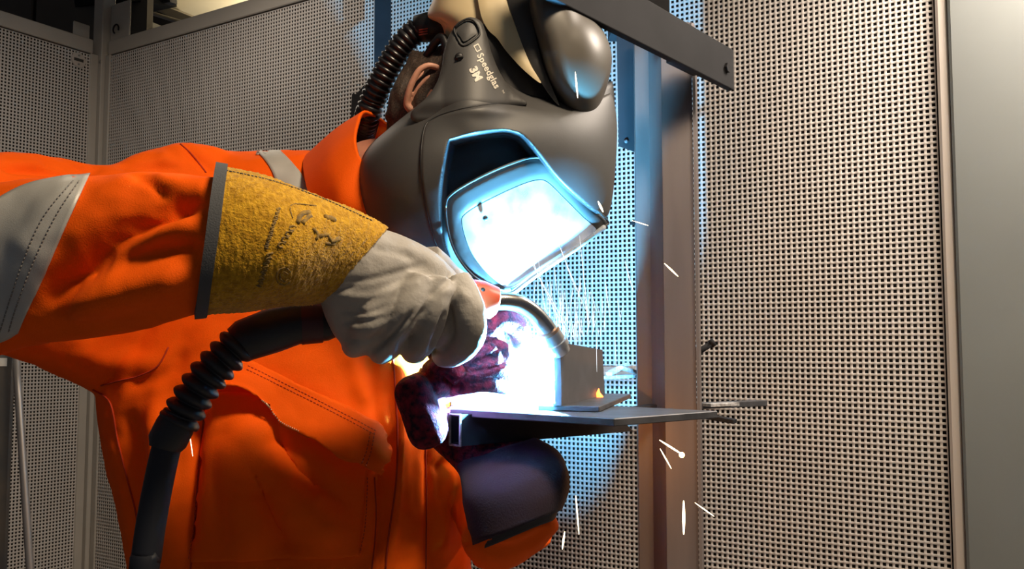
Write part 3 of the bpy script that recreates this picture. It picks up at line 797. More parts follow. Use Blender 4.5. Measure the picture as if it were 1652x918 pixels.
# collar standing round the neck
rim = cr([P(588, 178, 1.23), P(576, 200, 1.18), P(573, 228, 1.15), P(583, 257, 1.13), P(612, 290, 1.14), P(655, 285, 1.2), P(655, 230, 1.28), P(622, 196, 1.28)], 5, True)
mid = cr([P(546, 204, 1.26), P(530, 240, 1.18), P(538, 285, 1.13), P(560, 320, 1.11), P(620, 345, 1.12), P(680, 320, 1.2), P(685, 240, 1.31), P(610, 198, 1.32)], 5, True)
bas = cr([P(500, 244, 1.28), P(492, 290, 1.19), P(515, 345, 1.14), P(560, 380, 1.12), P(630, 400, 1.14), P(700, 360, 1.22), P(705, 280, 1.34), P(590, 230, 1.36)], 5, True)
cV, cF = loft([bas, mid, rim], False, 8); cV = np.asarray(cV); cN = vnormals(cV, cF)
cc = cV.mean(0); sgn = np.sign(((cV - cc) * cN).sum(1).mean()); n0 = len(cV)
inner = cV - cN * sgn * .004
nring = len(rim); lastr = n0 - nring
cF2 = cF + [tuple(n0 + i for i in f[::-1]) for f in cF] + [(lastr + k, lastr + (k + 1) % nring, n0 + lastr + (k + 1) % nring, n0 + lastr + k) for k in range(nring)]
mk('collar', np.vstack([cV, inner]), cF2, M_ORANGE, jacket)
CS = Surf(cV, cF)

# reflective tape on the sleeve and over the shoulder
tp = mk('reflective_tape', *patch(JS, cr([(-40, 345), (30, 304), (90, 288), (146, 281)], 8)[::-1], cr([(-70, 560), (-20, 555), (8, 548), (30, 535)], 8)[::-1], 24, 44, .0022, .92), M_TAPE, jacket, True, label='broad silver reflective tape round the sleeve')
JSL = JS
# tape stitching, shoulder tape, seams
TS = Surf(*(lambda o: (np.array([v.co[:] for v in o.data.vertices]) + np.array(world_loc(o)), [tuple(p.vertices) for p in o.data.polygons]))(tp))
mk('stitching', *merge(seamline(TS, [(128, 292), (92, 345), (55, 420), (28, 490), (14, 535)], .0007, .92, dash=(5, 2)),
   seamline(TS, [(118, 292), (70, 350), (38, 420), (14, 490), (0, 535)], .0007, .92, dash=(5, 2))), M_TAPESTITCH, tp)
tp2 = mk('reflective_tape', *patch(JS, cr([(412, 243), (428, 260), (440, 280), (448, 305)], 6), cr([(452, 244), (470, 262), (488, 285), (498, 315)], 6), 20, 10, .002, 1.25), M_TAPE, jacket, label='short silver reflective tape over the shoulder')
def seam(name, line, r=.0011, Y=1.15, surf=JS, m=M_SEAM, **k): return mk(name, *seamline(surf, line, r, Y, **k), m, jacket)
seam('seam', [(291, 233), (310, 250), (332, 279)], .0013)
seam('seam', [(498, 250), (540, 290), (575, 330)], .0010, surf=JS)
seam('seam', [(272, 560), (255, 590), (225, 606), (190, 615), (163, 622)], .0012)
seam('seam', [(150, 628), (178, 650), (190, 710), (205, 770), (220, 830), (222, 870)], .0013)
seam('seam', [(332, 640), (322, 740), (308, 918)], .0012)
seam('seam', [(634, 572), (641, 690), (639, 778), (628, 860), (622, 918)], .0014)
seam('seam', [(686, 708), (688, 800), (687, 918)], .0011)
seam('seam', [(604, 770), (606, 840), (600, 918)], .0011)

# chest pocket with slanting zipped flap
def puff(u, v): return .004 + .010 * math.sin(math.pi * u) ** .7 * math.sin(math.pi * min(1, v * 1.0)) + .006 * math.sin(u * 9 + v * 3) * v * (1 - v)
pk = mk('pocket', *patch(JS, cr([(338, 632), (420, 640), (500, 690), (592, 752)], 8), cr([(312, 905), (400, 903), (500, 900), (578, 896)], 8), 40, 36, .0008, 1.12, puff, .003), M_ORANGE, jacket, label='chest pocket')
mk('stitching', *merge(seamline(JS, [(330, 650), (320, 760), (306, 900)], .0007, 1.12, off=.0035, dash=(4, 2)), seamline(JS, [(590, 770), (588, 830), (578, 890)], .0007, 1.12, off=.006, dash=(4, 2))), M_STITCH, pk)
def flap(u, v): return .010 + .016 * v + .010 * math.sin(u * 8.5 + .8) * v
FA = [(384, 577), (413, 586), (480, 619), (550, 655), (613, 689)]
FB = [(342, 629), (389, 633), (421, 652), (444, 676), (483, 698), (530, 726), (600, 764)]
fp_v, fp_f = patch(JS, cr(FA, 8), cr(FB, 8), 48, 16, .004, 1.12, flap, .003)
fp_o = mk('pocket_flap', fp_v, fp_f, M_ORANGE, jacket, label='slanting pocket flap')
FS = Surf(fp_v, fp_f)
mk('stitching', *merge(seamline(FS, [(400, 590), (480, 629), (550, 665), (606, 695)], .0007, 1.1, dash=(4, 2)), seamline(FS, [(398, 596), (480, 636), (545, 669), (602, 700)], .0007, 1.1, dash=(4, 2)),
   seamline(FS, [(604, 698), (598, 730), (590, 752)], .0007, 1.1, dash=(4, 2)), seamline(FS, [(597, 698), (591, 728), (583, 748)], .0007, 1.1, dash=(4, 2))), M_STITCH, fp_o)
mk('zip_teeth', *seamline(FS, [(421, 650), (444, 674), (460, 685), (483, 696)], .0012, 1.1, off=.0008, dash=(1.6, 2.0)), M_ZIP, fp_o, label='row of pale zip teeth')

# ---- body: one skin from feet to hands, neck and head, with the ear
f_ = Vector((.55, -.65, -.52)).normalized(); u_ = Vector((.35, .2, .9)); s_ = f_.cross(u_).normalized(); u_ = s_.cross(f_).normalized()
RH = Matrix((f_, s_, u_)).transposed()
EAR = P(682, 142, 1.162); H = EAR - s_ * .074 + f_ * .012
def hp(a, b, c): return H + RH @ Vector((a, b, c))
def skin(joints, edges, root):
    me = bpy.data.meshes.new('tmp'); me.from_pydata([tuple(j[0]) for j in joints], edges, [])
    o = bpy.data.objects.new('tmp', me); COL.objects.link(o)
    o.modifiers.new('k', 'SKIN').use_smooth_shade = True
    lay = me.skin_vertices[0].data
    for i, j in enumerate(joints):
        r = j[1]; lay[i].radius = (r, r) if not hasattr(r, '__len__') else r; lay[i].use_root = (i == root)
    sb = o.modifiers.new('s', 'SUBSURF'); sb.levels = 2; sb.render_levels = 2
    ev = o.evaluated_get(bpy.context.evaluated_depsgraph_get()); m2 = ev.to_mesh()
    r = [v.co.copy() for v in m2.vertices], [tuple(p.vertices) for p in m2.polygons]
    ev.to_mesh_clear(); bpy.data.objects.remove(o, do_unlink=True); return r
pel = Vector((P(490, 1080, 1.33).x, 1.33, .86))
def low(dx, dy, z): return Vector((pel.x + dx, pel.y + dy, z))
J = [(pel, .10), (P(470, 760, 1.31), .10), (P(470, 520, 1.33), .10), (P(500, 370, 1.34), .085), (P(590, 275, 1.27), .052), (hp(-.03, 0, -.09), .05),
     (P(350, 330, 1.27), .055), (P(-60, 430, 1.02), .042), (P(450, 395, .905), .030), (P(560, 440, .96), .028), (P(640, 480, 1.0), .030),
     (P(690, 400, 1.40), .05), (P(820, 800, 1.24), .040), (P(828, 850, 1.15), .036), (P(825, 775, 1.14), .022), (P(752, 710, 1.19), .012), (P(706, 664, 1.17), .012),
     (low(-.10, .02, .80), .085), (low(-.13, -.03, .47), .058), (low(-.14, .02, .09), .042), (low(-.15, -.14, .045), .035),
     (low(.10, .02, .80), .085), (low(.15, -.03, .47), .058), (low(.17, .02, .09), .042), (low(.19, -.14, .045), .035)]
E = [(0, 1), (1, 2), (2, 3), (3, 4), (4, 5), (3, 6), (6, 7), (7, 8), (8, 9), (9, 10), (3, 11), (11, 12), (12, 13), (13, 14), (14, 15), (15, 16),
     (0, 17), (17, 18), (18, 19), (19, 20), (0, 21), (21, 22), (22, 23), (23, 24)]
body0 = skin(J, E, 0)
head = [ellipsoid(H, (.098, .074, .115), RH), ellipsoid(hp(.035, 0, -.055), (.060, .058, .062), RH), ellipsoid(hp(.075, 0, -.098), (.022, .026, .018), RH, 14, 8),
        tube([hp(.093, 0, .01), hp(.112, 0, -.022), hp(.100, 0, -.034)], [.008, .013, .010], 10), ellipsoid(hp(.090, 0, -.066), (.014, .024, .006), RH, 12, 8),
        ellipsoid(hp(.086, 0, -.074), (.014, .022, .006), RH, 12, 8), ellipsoid(hp(.088, .030, .022), (.012, .022, .006), RH, 12, 8), ellipsoid(hp(.088, -.030, .022), (.012, .022, .006), RH, 12, 8),
        ellipsoid(hp(.082, .032, .004), (.012, .013, .010), RH, 12, 8), ellipsoid(hp(.082, -.032, .004), (.012, .013, .010), RH, 12, 8)]
helix = cr([P(708, 110, 1.158), P(692, 106, 1.153), P(677, 113, 1.151), P(666, 131, 1.152), P(659, 150, 1.155), P(656, 168, 1.160), P(664, 178, 1.164)], 6)
anti = cr([P(706, 120, 1.163), P(690, 126, 1.160), P(678, 138, 1.160), P(669, 152, 1.162), P(664, 168, 1.166)], 6)
ear = [tube(helix, [.0045] * (len(helix) - 8) + list(np.linspace(.0045, .0065, 8)), 10), tube(anti, .0034, 8)]
eb = Star([(708, 108), (690, 107), (676, 115), (665, 134), (658, 155), (658, 172), (670, 176), (690, 160), (706, 140)], (682, 140), 1.172, .006, .012, n=4).mesh(8, 40)
larm = ellipsoid(hp(-.012, -.076, 0), (.026, .010, .034), RH, 16, 10)
BV, BF_, BN = remesh([body0] + head + [larm], .006, 3)
EV, EF, EN = remesh(ear + [eb], .0016, 3)
bV, bF = merge((BV, BF_), (EV, EF))
mk('body', bV, bF, M_SKIN, person, True)
hair = [ellipsoid(hp(-.022, 0, .012), (.092, .080, .116), RH), tube([P(690, 100, 1.215), P(668, 135, 1.205), P(648, 165, 1.198), P(628, 195, 1.20)], [.026, .026, .020, .010], 14),
        tube([P(676, 150, 1.19), P(655, 178, 1.182), P(638, 192, 1.185)], [.010, .010, .004], 10)]
HV, HF, HN = remesh(hair, .004, 4); HV = fbm(HV, 60, .004, HN, 3, (1, 1, .35))
mk('hair', HV, HF, M_HAIR, person)
# trousers and boots (below the frame)
tro = [loft([[low(x0 + r * math.cos(a), y0 + r * .95 * math.sin(a), z) for a in np.linspace(0, 2 * math.pi, 24, endpoint=False)] for x0, y0, z, r in secs], True, 3)
       for secs in ([(-.05, .0, .98, .15), (-.10, .02, .80, .125), (-.13, -.03, .47, .095), (-.14, .01, .12, .08)], [(.05, .0, .98, .15), (.10, .02, .80, .125), (.15, -.03, .47, .095), (.17, .01, .12, .08)])]
TV, TFc, TN = remesh(tro, .009, 5); TV = fbm(TV, 9, .010, TN, 2)
mk('trousers', TV, TFc, M_ORANGE, person)
for sx in (-.145, .175):
    BVs = remesh([tube([low(sx, .02, .22), low(sx, .02, .10)], .062, 16), ellipsoid(low(sx, -.06, .05), (.055, .15, .06)), bbox(low(sx, -.05, .018), (.105, .29, .035), None, .01)], .007, 4)
    BVs[0][:, 2] = np.maximum(BVs[0][:, 2], 0.001)
    mk('boot', BVs[0], BVs[1], M_BOOT, person)

# ---- right glove: mustard cuff, grey leather hand gripping the torch
cuff_rings = [ring((352, 267), .875, (318, 513), .875, .080), ring((400, 277), .88, (372, 508), .88, .078), ring((460, 293), .89, (430, 500), .89, .072),
              ring((530, 318), .91, (468, 496), .91, .064), ring((585, 342), .94, (495, 494), .935, .055), ring((626, 368), .965, (522, 488), .955, .047)]
gV, gF = loft(cuff_rings, False, 6); gV = np.asarray(gV); gN = vnormals(gV, gF)
cc = np.array(P(470, 390, .90)); 
if ((gV - cc) * gN).sum() < 0: gN = -gN
gV = fbm(gV, 14, .004, gN, 2); nn = len(gV); nr = 28
gin = gV - gN * .0035
gF2 = gF + [tuple(nn + i for i in f[::-1]) for f in gF]
for st in (0, nn - nr): gF2 += [(st + k, st + (k + 1) % nr, nn + st + (k + 1) % nr, nn + st + k) for k in range(nr)]
def jitter_sub(V, F, amp):
    me = bpy.data.meshes.new('t'); me.from_pydata([tuple(v) for v in V], [], F); o = bpy.data.objects.new('t', me); COL.objects.link(o)
    s = o.modifiers.new('s', 'SUBSURF'); s.levels = 2; s.render_levels = 2
    ev = o.evaluated_get(bpy.context.evaluated_depsgraph_get()); m2 = ev.to_mesh()
    A = np.array([v.co[:] for v in m2.vertices]); N = np.array([v.normal[:] for v in m2.vertices]); Fq = [tuple(p.vertices) for p in m2.polygons]
    ev.to_mesh_clear(); bpy.data.objects.remove(o, do_unlink=True)
    return A + N * (RNG.normal(0, amp, len(A)))[:, None], Fq
sv, sf = jitter_sub(np.vstack([gV, gin]), gF2, .0005)
# hand
fistY = 1.0
palm = loft([ring((560, 345), .935, (510, 440), .93, .035), ring((612, 366), .955, (517, 486), .95, .044), ring((650, 380), .97, (535, 535), .965, .046), ring((690, 400), .985, (568, 568), .98, .045),
             ring((722, 425), 1.0, (615, 574), .995, .042), ring((748, 458), 1.01, (668, 570), 1.005, .036), ring((762, 500), 1.02, (715, 560), 1.02, .028)], sub=4)
fingers = [
    tube(cr([P(735, 452, .985), P(757, 500, .975), P(758, 545, .99), P(735, 568, 1.02), P(712, 570, 1.05)], 5), list(np.linspace(.019, .0155, 21)), 14),
    tube(cr([P(706, 455, .965), P(700, 500, .955), P(684, 545, .975), P(668, 566, 1.01), P(672, 560, 1.05)], 5), list(np.linspace(.018, .0145, 21)), 14),
    tube(cr([P(680, 450, .955), P(655, 505, .942), P(628, 548, .965), P(614, 566, 1.0), P(630, 560, 1.04)], 5), list(np.linspace(.018, .0145, 21)), 14),
    tube(cr([P(640, 460, .955), P(604, 510, .938), P(580, 545, .96), P(572, 558, .99), P(590, 555, 1.03)], 5), list(np.linspace(.017, .0135, 21)), 14),
    tube(cr([P(690, 415, 1.02), P(728, 452, 1.06), P(770, 488, 1.108)], 5), list(np.linspace(.018, .019, 11)), 14), ellipsoid(P(772, 489, 1.112), (.021, .020, .018))]  # thumb carried on behind the handle to block arc light
RV, RF, RN = remesh([palm] + fingers, .0026, 5)
RV = fbm(RV, 30, .0018, RN, 2); RN = vnormals(RV, RF)
RV = sculpt(RV, RN, [
    ([(722, 500), (705, 545), (692, 574)], -.007, 6), ([(668, 500), (640, 535), (600, 568)], -.006, 5), ([(690, 492), (655, 545), (640, 572)], -.004, 5),
    ([(540, 455), (590, 452), (640, 440), (690, 425)], -.0022, 6), ([(545, 478), (600, 478), (650, 462), (680, 455)], .0022, 7), ([(540, 500), (590, 505), (630, 492)], -.0022, 5),
    ([(556, 530), (600, 530), (640, 512)], .002, 6), ([(548, 520), (590, 518), (620, 512)], -.0018, 4), ([(560, 548), (590, 550), (620, 540)], -.002, 4),
    ([(600, 400), (640, 408), (670, 420)], -.0016, 7), ([(690, 480), (715, 460), (730, 440)], -.003, 5), ([(700, 470), (740, 470), (756, 490)], .002, 8),
    ([(520, 462), (545, 468), (575, 462)], -.003, 5), ([(640, 392), (690, 415), (725, 440)], .003, 14)])
rg = mk('glove', RV, RF, M_GREYGLOVE, person, True, label='grey leather welding glove on the right hand')
cf = mk('cuff', sv, sf, M_SUEDE, rg, True, label='mustard suede cuff')
CFS = Surf(sv, sf)
e0 = [Vector(v) for v in gV[:nr]]; e1 = [Vector(v) for v in gV[nr:2 * nr]]
bd = []
for k in range(nr):
    ax = (e1[k] - e0[k]).normalized(); nrm = Vector(gN[k])
    for a, b_ in ((-.0025, -.005), (-.0025, .0028), (.009, .0028), (.009, -.005)): bd.append(e0[k] + ax * a + nrm * b_)
bF3 = [(k * 4 + j, k * 4 + (j + 1) % 4, ((k + 1) % nr) * 4 + (j + 1) % 4, ((k + 1) % nr) * 4 + j) for k in range(nr) for j in range(4)]
mk('binding', bd, bF3, M_BINDING, rg, True, 60, label='dark grey bound edge of the cuff')
mk('stitching', *seamline(CFS, [(364, 275), (440, 292), (520, 320), (600, 356)], .0007, .9, dash=(4, 2)), M_BINDING, rg)
# faded stamp on the cuff: blurred signs that cannot be read
def mark(pts, r=.0012): return seamline(CFS, pts, r * 1.2, .9, n=5, off=-.0009 * r / .0012 + .0006)
marks = [mark([(480, 360), (486, 345), (500, 342)], .0026), mark([(488, 360), (498, 350), (502, 348)], .0026), mark([(524, 350), (540, 354)], .0030),
         mark([(505, 368), (513, 378), (510, 386)], .0018), mark([(515, 382), (530, 378), (534, 390), (548, 384)], .0022), mark([(524, 392), (540, 394)], .0016)]
for i in range(11): marks.append(mark([(452 - i * 1.9, 336 + i * 6), (446 - i * 1.9, 338 + i * 6), (451 - i * 1.9, 341 + i * 6)], .0010))
for i in range(8): marks.append(mark([(440 - i * 2.2, 408 + i * 7), (430 - i * 2.2, 411 + i * 7), (437 - i * 2.2, 414 + i * 7)], .0011))
for r_ in (7, 12): marks.append(mark([(458 + r_ * math.cos(a), 446 + r_ * 1.2 * math.sin(a)) for a in np.linspace(.4, 5.8, 9)], .0009))
for i in range(4): marks.append(mark([(478 - i * 6, 366 + i * 9), (470 - i * 6, 364 + i * 9), (466 - i * 6, 371 + i * 9), (474 - i * 6, 372 + i * 9)], .0008))
marks.append(mark([(472, 352), (470, 330), (510, 332)], .0006))
mk('faded_stamp', *merge(*marks), M_SUEDEPRINT, cf, label='faded unreadable dark stamp')

# ---- left glove: dark gauntlet, fingers over the table by the arc
gaun = loft([ring((752, 838), 1.12, (914, 792), 1.12, .064), ring((748, 800), 1.13, (917, 768), 1.13, .064), ring((744, 772), 1.15, (908, 742), 1.15, .056),
             ring((728, 750), 1.18, (872, 722), 1.18, .046), ring((702, 726), 1.19, (800, 690), 1.19, .034), ring((672, 690), 1.185, (752, 640), 1.185, .030)], True, 5)
hand = [gaun, bbox(P(683, 660, 1.105), (.046, .130, .092), Matrix.Rotation(math.radians(-20), 3, 'Y'), .020, 4), ellipsoid(P(724, 548, 1.135), (.031, .048, .044)), ellipsoid(P(708, 596, 1.085), (.016, .030, .013)), ellipsoid(P(674, 640, 1.14), (.019, .040, .029)), ellipsoid(P(706, 612, 1.11), (.024, .045, .026)), ellipsoid(P(712, 620, 1.165), (.026, .034, .026)),  # palm deepened and hidden knuckle lump added to block arc light
    tube(cr([P(700, 618, 1.14), P(728, 582, 1.09), P(768, 545, 1.075), P(808, 513, 1.08), P(834, 528, 1.095), P(843, 556, 1.11)], 5), [.0170] * 12 + list(np.linspace(.0170, .0125, 14)), 14),
    tube(cr([P(705, 622, 1.15), P(748, 592, 1.09), P(784, 566, 1.075), P(808, 566, 1.085), P(826, 586, 1.11)], 5), list(np.linspace(.0150, .0115, 21)), 14),
    tube(cr([P(710, 628, 1.15), P(752, 610, 1.085), P(788, 594, 1.073), P(810, 598, 1.085), P(824, 612, 1.11)], 5), list(np.linspace(.0140, .0105, 21)), 14),
    tube(cr([P(705, 630, 1.15), P(748, 622, 1.09), P(782, 619, 1.078), P(804, 622, 1.09), P(816, 625, 1.105)], 5), list(np.linspace(.0125, .0095, 21)), 14),
    tube(cr([P(688, 620, 1.16), P(698, 598, 1.10), P(722, 592, 1.07), P(744, 612, 1.065)], 5), list(np.linspace(.0165, .0115, 16)), 14)]
LV, LF, LN = remesh(hand, .0020, 3)
LV = fbm(LV, 26, .0010, LN, 2); LV = fbm(LV, 90, .0004, LN, 2)
LN = vnormals(LV, LF)
LV = sculpt(LV, LN, [([(760, 590), (800, 570), (820, 540)], -.003, 5), ([(745, 600), (790, 596), (822, 580)], -.003, 4), ([(700, 600), (730, 612), (752, 630)], -.004, 6),
    ([(790, 545), (810, 560), (815, 585)], -.004, 5), ([(660, 640), (700, 690), (740, 740)], .003, 20)])
lg = mk('glove', LV, LF, M_REDGLOVE, person, True, label='dark red suede welding glove on the left hand')
# gauntlet sleeve over the forearm
def ringsolid(r0, m, name, par):
    V, F = loft(r0, False, 5); V = np.asarray(V); N = vnormals(V, F); c = V.mean(0)
    if ((V - c) * N).sum() < 0: N = -N
    V = fbm(V, 16, .003, N, 2); n = len(V); k0 = 28
    F2 = F + [tuple(n + i for i in f[::-1]) for f in F]
    for st in (0, n - k0): F2 += [(st + k, st + (k + 1) % k0, n + st + (k + 1) % k0, n + st + k) for k in range(k0)]
    return mk(name, np.vstack([V, V - N * .004]), F2, m, par, True), V, F
gt, gtv, gtf = ringsolid([ring((762, 880), 1.11, (908, 822), 1.11, .070), ring((746, 820), 1.115, (918, 788), 1.115, .071), ring((744, 786), 1.13, (914, 752), 1.13, .067), ring((738, 762), 1.165, (900, 726), 1.165, .058), ring((722, 746), 1.19, (862, 706), 1.19, .046)], M_GAUNTLET, 'gauntlet', lg)
ringsolid([ring((772, 888), 1.115, (898, 838), 1.115, .058), ring((764, 868), 1.115, (904, 818), 1.115, .062)], M_GLOVELINING, 'lining', lg)

# ================================================================== WELDING HELMET
hel = empty('welding_helmet', P(790, 250, 1.18), 'graphite welding helmet with lit clear visor and raised glossy black outer visor', 'helmet')
SH = Star([(718, 78), (728, 52), (752, 29), (773, 34), (784, 58), (797, 98), (818, 130), (862, 150), (915, 160), (958, 160), (984, 150), (995, 195), (993, 270), (986, 330), (975, 356), (940, 392),
           (880, 430), (815, 455), (770, 452), (735, 440), (698, 416), (645, 400), (604, 388), (584, 358), (577, 315), (580, 268), (594, 238), (624, 210), (662, 179), (690, 155), (706, 130), (714, 102)],
          (775, 255), 1.185, .115, .09, 2.4, .5, tilt=(.00024, .00005))
A_ = cr([(684, 210), (700, 192), (740, 178), (800, 168), (850, 170), (885, 186), (930, 250), (985, 340), (978, 372), (900, 430), (820, 470), (770, 462), (735, 440), (706, 400), (688, 340), (679, 270)], 6, True)
B_ = cr([(722, 240), (738, 224), (800, 212), (828, 214), (850, 228), (900, 290), (960, 345), (978, 362), (900, 425), (820, 470), (768, 458), (745, 440), (722, 400), (712, 330)], 6, True)
KN = cr([(733, 45), (752, 31), (766, 35), (774, 52), (768, 62), (748, 74), (738, 62)], 5, True)
def shell_disp(x, y):
    return (-.0045 * sstep(2.5, -2.5, sdpoly(x, y, A_)) * sstep(900, 800, x) + .052 * sstep(3, -10, sdpoly(x, y, B_)) + .0025 * sstep(2, -2, sdpoly(x, y, KN))
            - .0035 * np.exp(-((y - (178 + .02 * (x - 800))) / 10) ** 2) * sstep(720, 790, x) * sstep(890, 830, x))
shv, shf = SH.mesh(110, 420, shell_disp)
shell = mk('shell', shv, shf, M_SHELL, hel)
shell.data.materials.append(M_SHELLIN)      # recess faces blackened in colour to hold down the arc's brightness there
fc = np.array([shv[list(f)].mean(0) for f in shf]); fpx, fpy = proj(fc); rec = (sdpoly(fpx, fpy, B_) < 2.5) & (fc[:, 1] < SH.base(fpx, fpy) + .02)
shell.data.polygons.foreach_set('material_index', rec.astype(np.int32))
SS = Surf(shv, shf)
def shellY(x, y): return SH.Y(x, y) + shell_disp(np.atleast_1d(x), np.atleast_1d(y))
# side arm: flat cheek running up to the pivot, carries button, screw and lettering
def armY(x, y): return SH.Y(np.clip(np.atleast_1d(x), 715, 822), 190.0 + 0 * np.atleast_1d(x)) + np.maximum(0, 190 - np.atleast_1d(y)) * .00022 - .0018 + .010 * sstep(160, 192, np.atleast_1d(y)) + .010 * sstep(812, 850, np.atleast_1d(x))
ARM = cr([(716, 84), (727, 53), (752, 29), (774, 33), (784, 52), (792, 82), (806, 116), (826, 146), (850, 168), (800, 176), (740, 186), (700, 196), (668, 196), (664, 180), (690, 156), (706, 130), (713, 104)], 6, True)
mk('side_arm', *slab(ARM, [], lambda x, y: armY(x, y) + .0025 * sstep(2, -2, sdpoly(x, y, KN)), .016, 4.0, .003), M_SHELL, hel, auto=55, label='side arm of the helmet carrying the pale lettering')
mk('headband', *slab(cr([(778, 40), (800, 56), (836, 98), (872, 130), (900, 165), (850, 175), (815, 140), (790, 90)], 5, True), [], lambda x, y: 1.138 + .0003 * (x - 800), .02, 8), M_STRIP, hel, auto=50)
# seam along the raised frame and the inner groove
fr_line = A_[:]
mk('frame_seam', *tube([P(x, y, float(shellY(x, y)[0]) - .0002) for x, y in cr([(838, 168), (800, 167), (740, 177), (700, 191), (684, 210), (679, 270), (688, 340), (706, 400), (728, 436)], 8)], .0011, 6), M_SHELLIN, hel)
kb = [P(x, y, float(armY(x, y)[0]) - .0003) for x, y in KN]
mk('button_ring', *tube(kb + kb[:1], .0013, 6), M_SHELLIN, hel)
kc = cr([(738, 50), (753, 37), (764, 40), (769, 52), (764, 58), (749, 67), (743, 60)], 5, True)
mk('button', *slab(kc, [], lambda x, y: armY(x, y) - .0015, .006, 5, .0015), M_SHELL, hel, auto=40, label='rounded square side button')
piv = P(741, 92, float(armY(741, 92)[0]))
sc1 = mk('pivot_screw', *ellipsoid(piv, (.0058, .004, .0058), None, 16, 8), M_SHELLIN, hel, label='black pivot screw')
mk('slot', *bar(P(736, 93, piv.y - .0042), P(747, 91, piv.y - .0042), .0012, .002, up=(0, 1, 0), bev=.0003), M_VFRAME, sc1, False)
# lettering on the side
def lettering(name, body, p0, ang, h, bold=0.0, off=.0007):
    cu = bpy.data.curves.new('t', 'FONT'); cu.body = body; cu.size = 1.0; cu.offset = bold; cu.resolution_u = 3; cu.space_character = 1.06
    o = bpy.data.objects.new('t', cu); COL.objects.link(o); ev = o.evaluated_get(bpy.context.evaluated_depsgraph_get()); me = ev.to_mesh()
    v = np.array([q.co[:2] for q in me.vertices]); F = [tuple(p.vertices) for p in me.polygons]; ev.to_mesh_clear(); bpy.data.objects.remove(o, do_unlink=True)
    v = v / .70 * h; c, s = math.cos(ang), math.sin(ang)
    x = p0[0] + v[:, 0] * c + v[:, 1] * s; y = p0[1] + v[:, 0] * s - v[:, 1] * c
    Y = armY(x, y) - off
    return mk(name, PA(x, y, Y), F, M_PRINT, hel, False)
ANG = math.atan2(61, 33)
lettering('lettering', 'Speedglas', (769, 89), ANG, 10.6, .022)
lettering('lettering', '3M', (757, 111.5), ANG, 12.5, .055)
lettering('lettering', 'TM', (809, 146), ANG, 3.0, .0)
dvx, dvy = math.cos(ANG), math.sin(ANG); uvx, uvy = math.sin(ANG), -math.cos(ANG)
def sq(a, b): return (763.5 + a * dvx + b * uvx, 74 + a * dvy + b * uvy)
mk('square_mark', *slab([sq(0, 0), sq(12, 0), sq(12, 9), sq(0, 9)], [[sq(1.8, 1.5), sq(10.2, 1.5), sq(10.2, 7.5), sq(1.8, 7.5)]], lambda x, y: armY(x, y) - .0007, .0006, 4), M_PRINT, hel, False)

# unseen cloth lump added below the chin to block arc light
fsv, fsf = Star([(600, 380), (640, 388), (700, 404), (740, 432), (758, 462), (748, 495), (712, 500), (660, 470), (615, 425)], (685, 440), 1.165, .035, .06, 2.2, .5, tilt=(.00008, 0)).mesh(16, 60)
mk('arc_block', fsv, fsf, M_GLOVELINING, hel, label='dark unseen cloth lump added under the helmet to block arc light')
# visor frame and clear visor
def visY(x, y): return 1.073 + .00042 * (x - 745) + .00016 * (y - 320) + .0000011 * (x - 820) ** 2
VO = cr([(719, 335), (730, 312), (780, 283), (830, 262), (862, 254), (884, 259), (905, 280), (945, 322), (979, 355), (975, 366), (930, 400), (870, 440), (828, 471), (800, 468), (766, 447), (742, 420), (726, 385)], 6, True)
VI = cr([(746, 362), (752, 345), (790, 322), (840, 299), (868, 291), (884, 295), (908, 318), (940, 350), (962, 370), (955, 380), (915, 408), (865, 440), (826, 464), (804, 456), (778, 432), (758, 402)], 6, True)
mk('visor_frame', *slab(VO, [VI], visY, .012, 6, .004), M_VFRAME, hel, auto=50, label='grey frame round the clear visor')
pane = mk('visor_pane', *slab(VI, [], lambda x, y: visY(x, y) + .003, .0022, 9), M_VPANE, hel, auto=40, label='clear visor glowing white with arc light')
# smear marks and the dot on the visor
mk('visor_edge', *tube([P(x, y, float(visY(x, y)) - .0012) for x, y in VO] + [P(*VO[0], float(visY(*VO[0])) - .0012)], .0016, 6), M_VFRAME, hel)
mk('visor_button', *ellipsoid(P(783, 352, visY(783, 352) - .001), (.0035, .002, .0035), None, 12, 8), M_VFRAME, hel)
mk('lower_lip', *tube([P(x, y, float(visY(x, y)) + .0) for x, y in cr([(975, 366), (930, 400), (870, 440), (828, 472)], 6)], .0035, 8), glass_mat('clear_lip', (.85, .92, .97), .35, (.8, .85, .9), .08), hel)

# cream head cover with its front flap
HC = Star([(690, 26), (700, -5), (712, -60), (760, -95), (815, -70), (822, 0), (838, 50), (856, 92), (872, 133), (850, 122), (818, 92), (800, 66), (778, 60), (745, 62), (722, 68), (712, 40)], (775, 20), 1.20, .062, .11, 2.6, .5, tilt=(.00010, 0))
hcv, hcf = HC.mesh(40, 160)
mk('head_cover', hcv, hcf, M_CREAM, hel, label='cream shell over the top of the head')
mk('cover_flap', *slab(cr([(768, -50), (812, -50), (822, 10), (838, 60), (856, 104), (873, 134), (846, 114), (818, 84), (802, 62), (786, 46), (774, 16)], 5, True), [], lambda x, y: 1.127 + .00012 * (x - 800) + .00006 * (60 - y), .012, 7, .003), M_CREAM, hel, auto=50, label='cream front flap of the head cover')
# dark inner liner seen in the gap behind the side arm
IN = Star([(716, 70), (740, 40), (790, 40), (830, 90), (880, 130), (950, 140), (985, 120), (990, 220), (960, 330), (840, 400), (760, 330), (730, 180)], (840, 190), 1.245, .065, .06, 2.4, .5, tilt=(.00025, 0))
inv_, inf_ = IN.mesh(24, 100); mk('inner_shell', inv_, inf_, M_SHELLIN, hel)
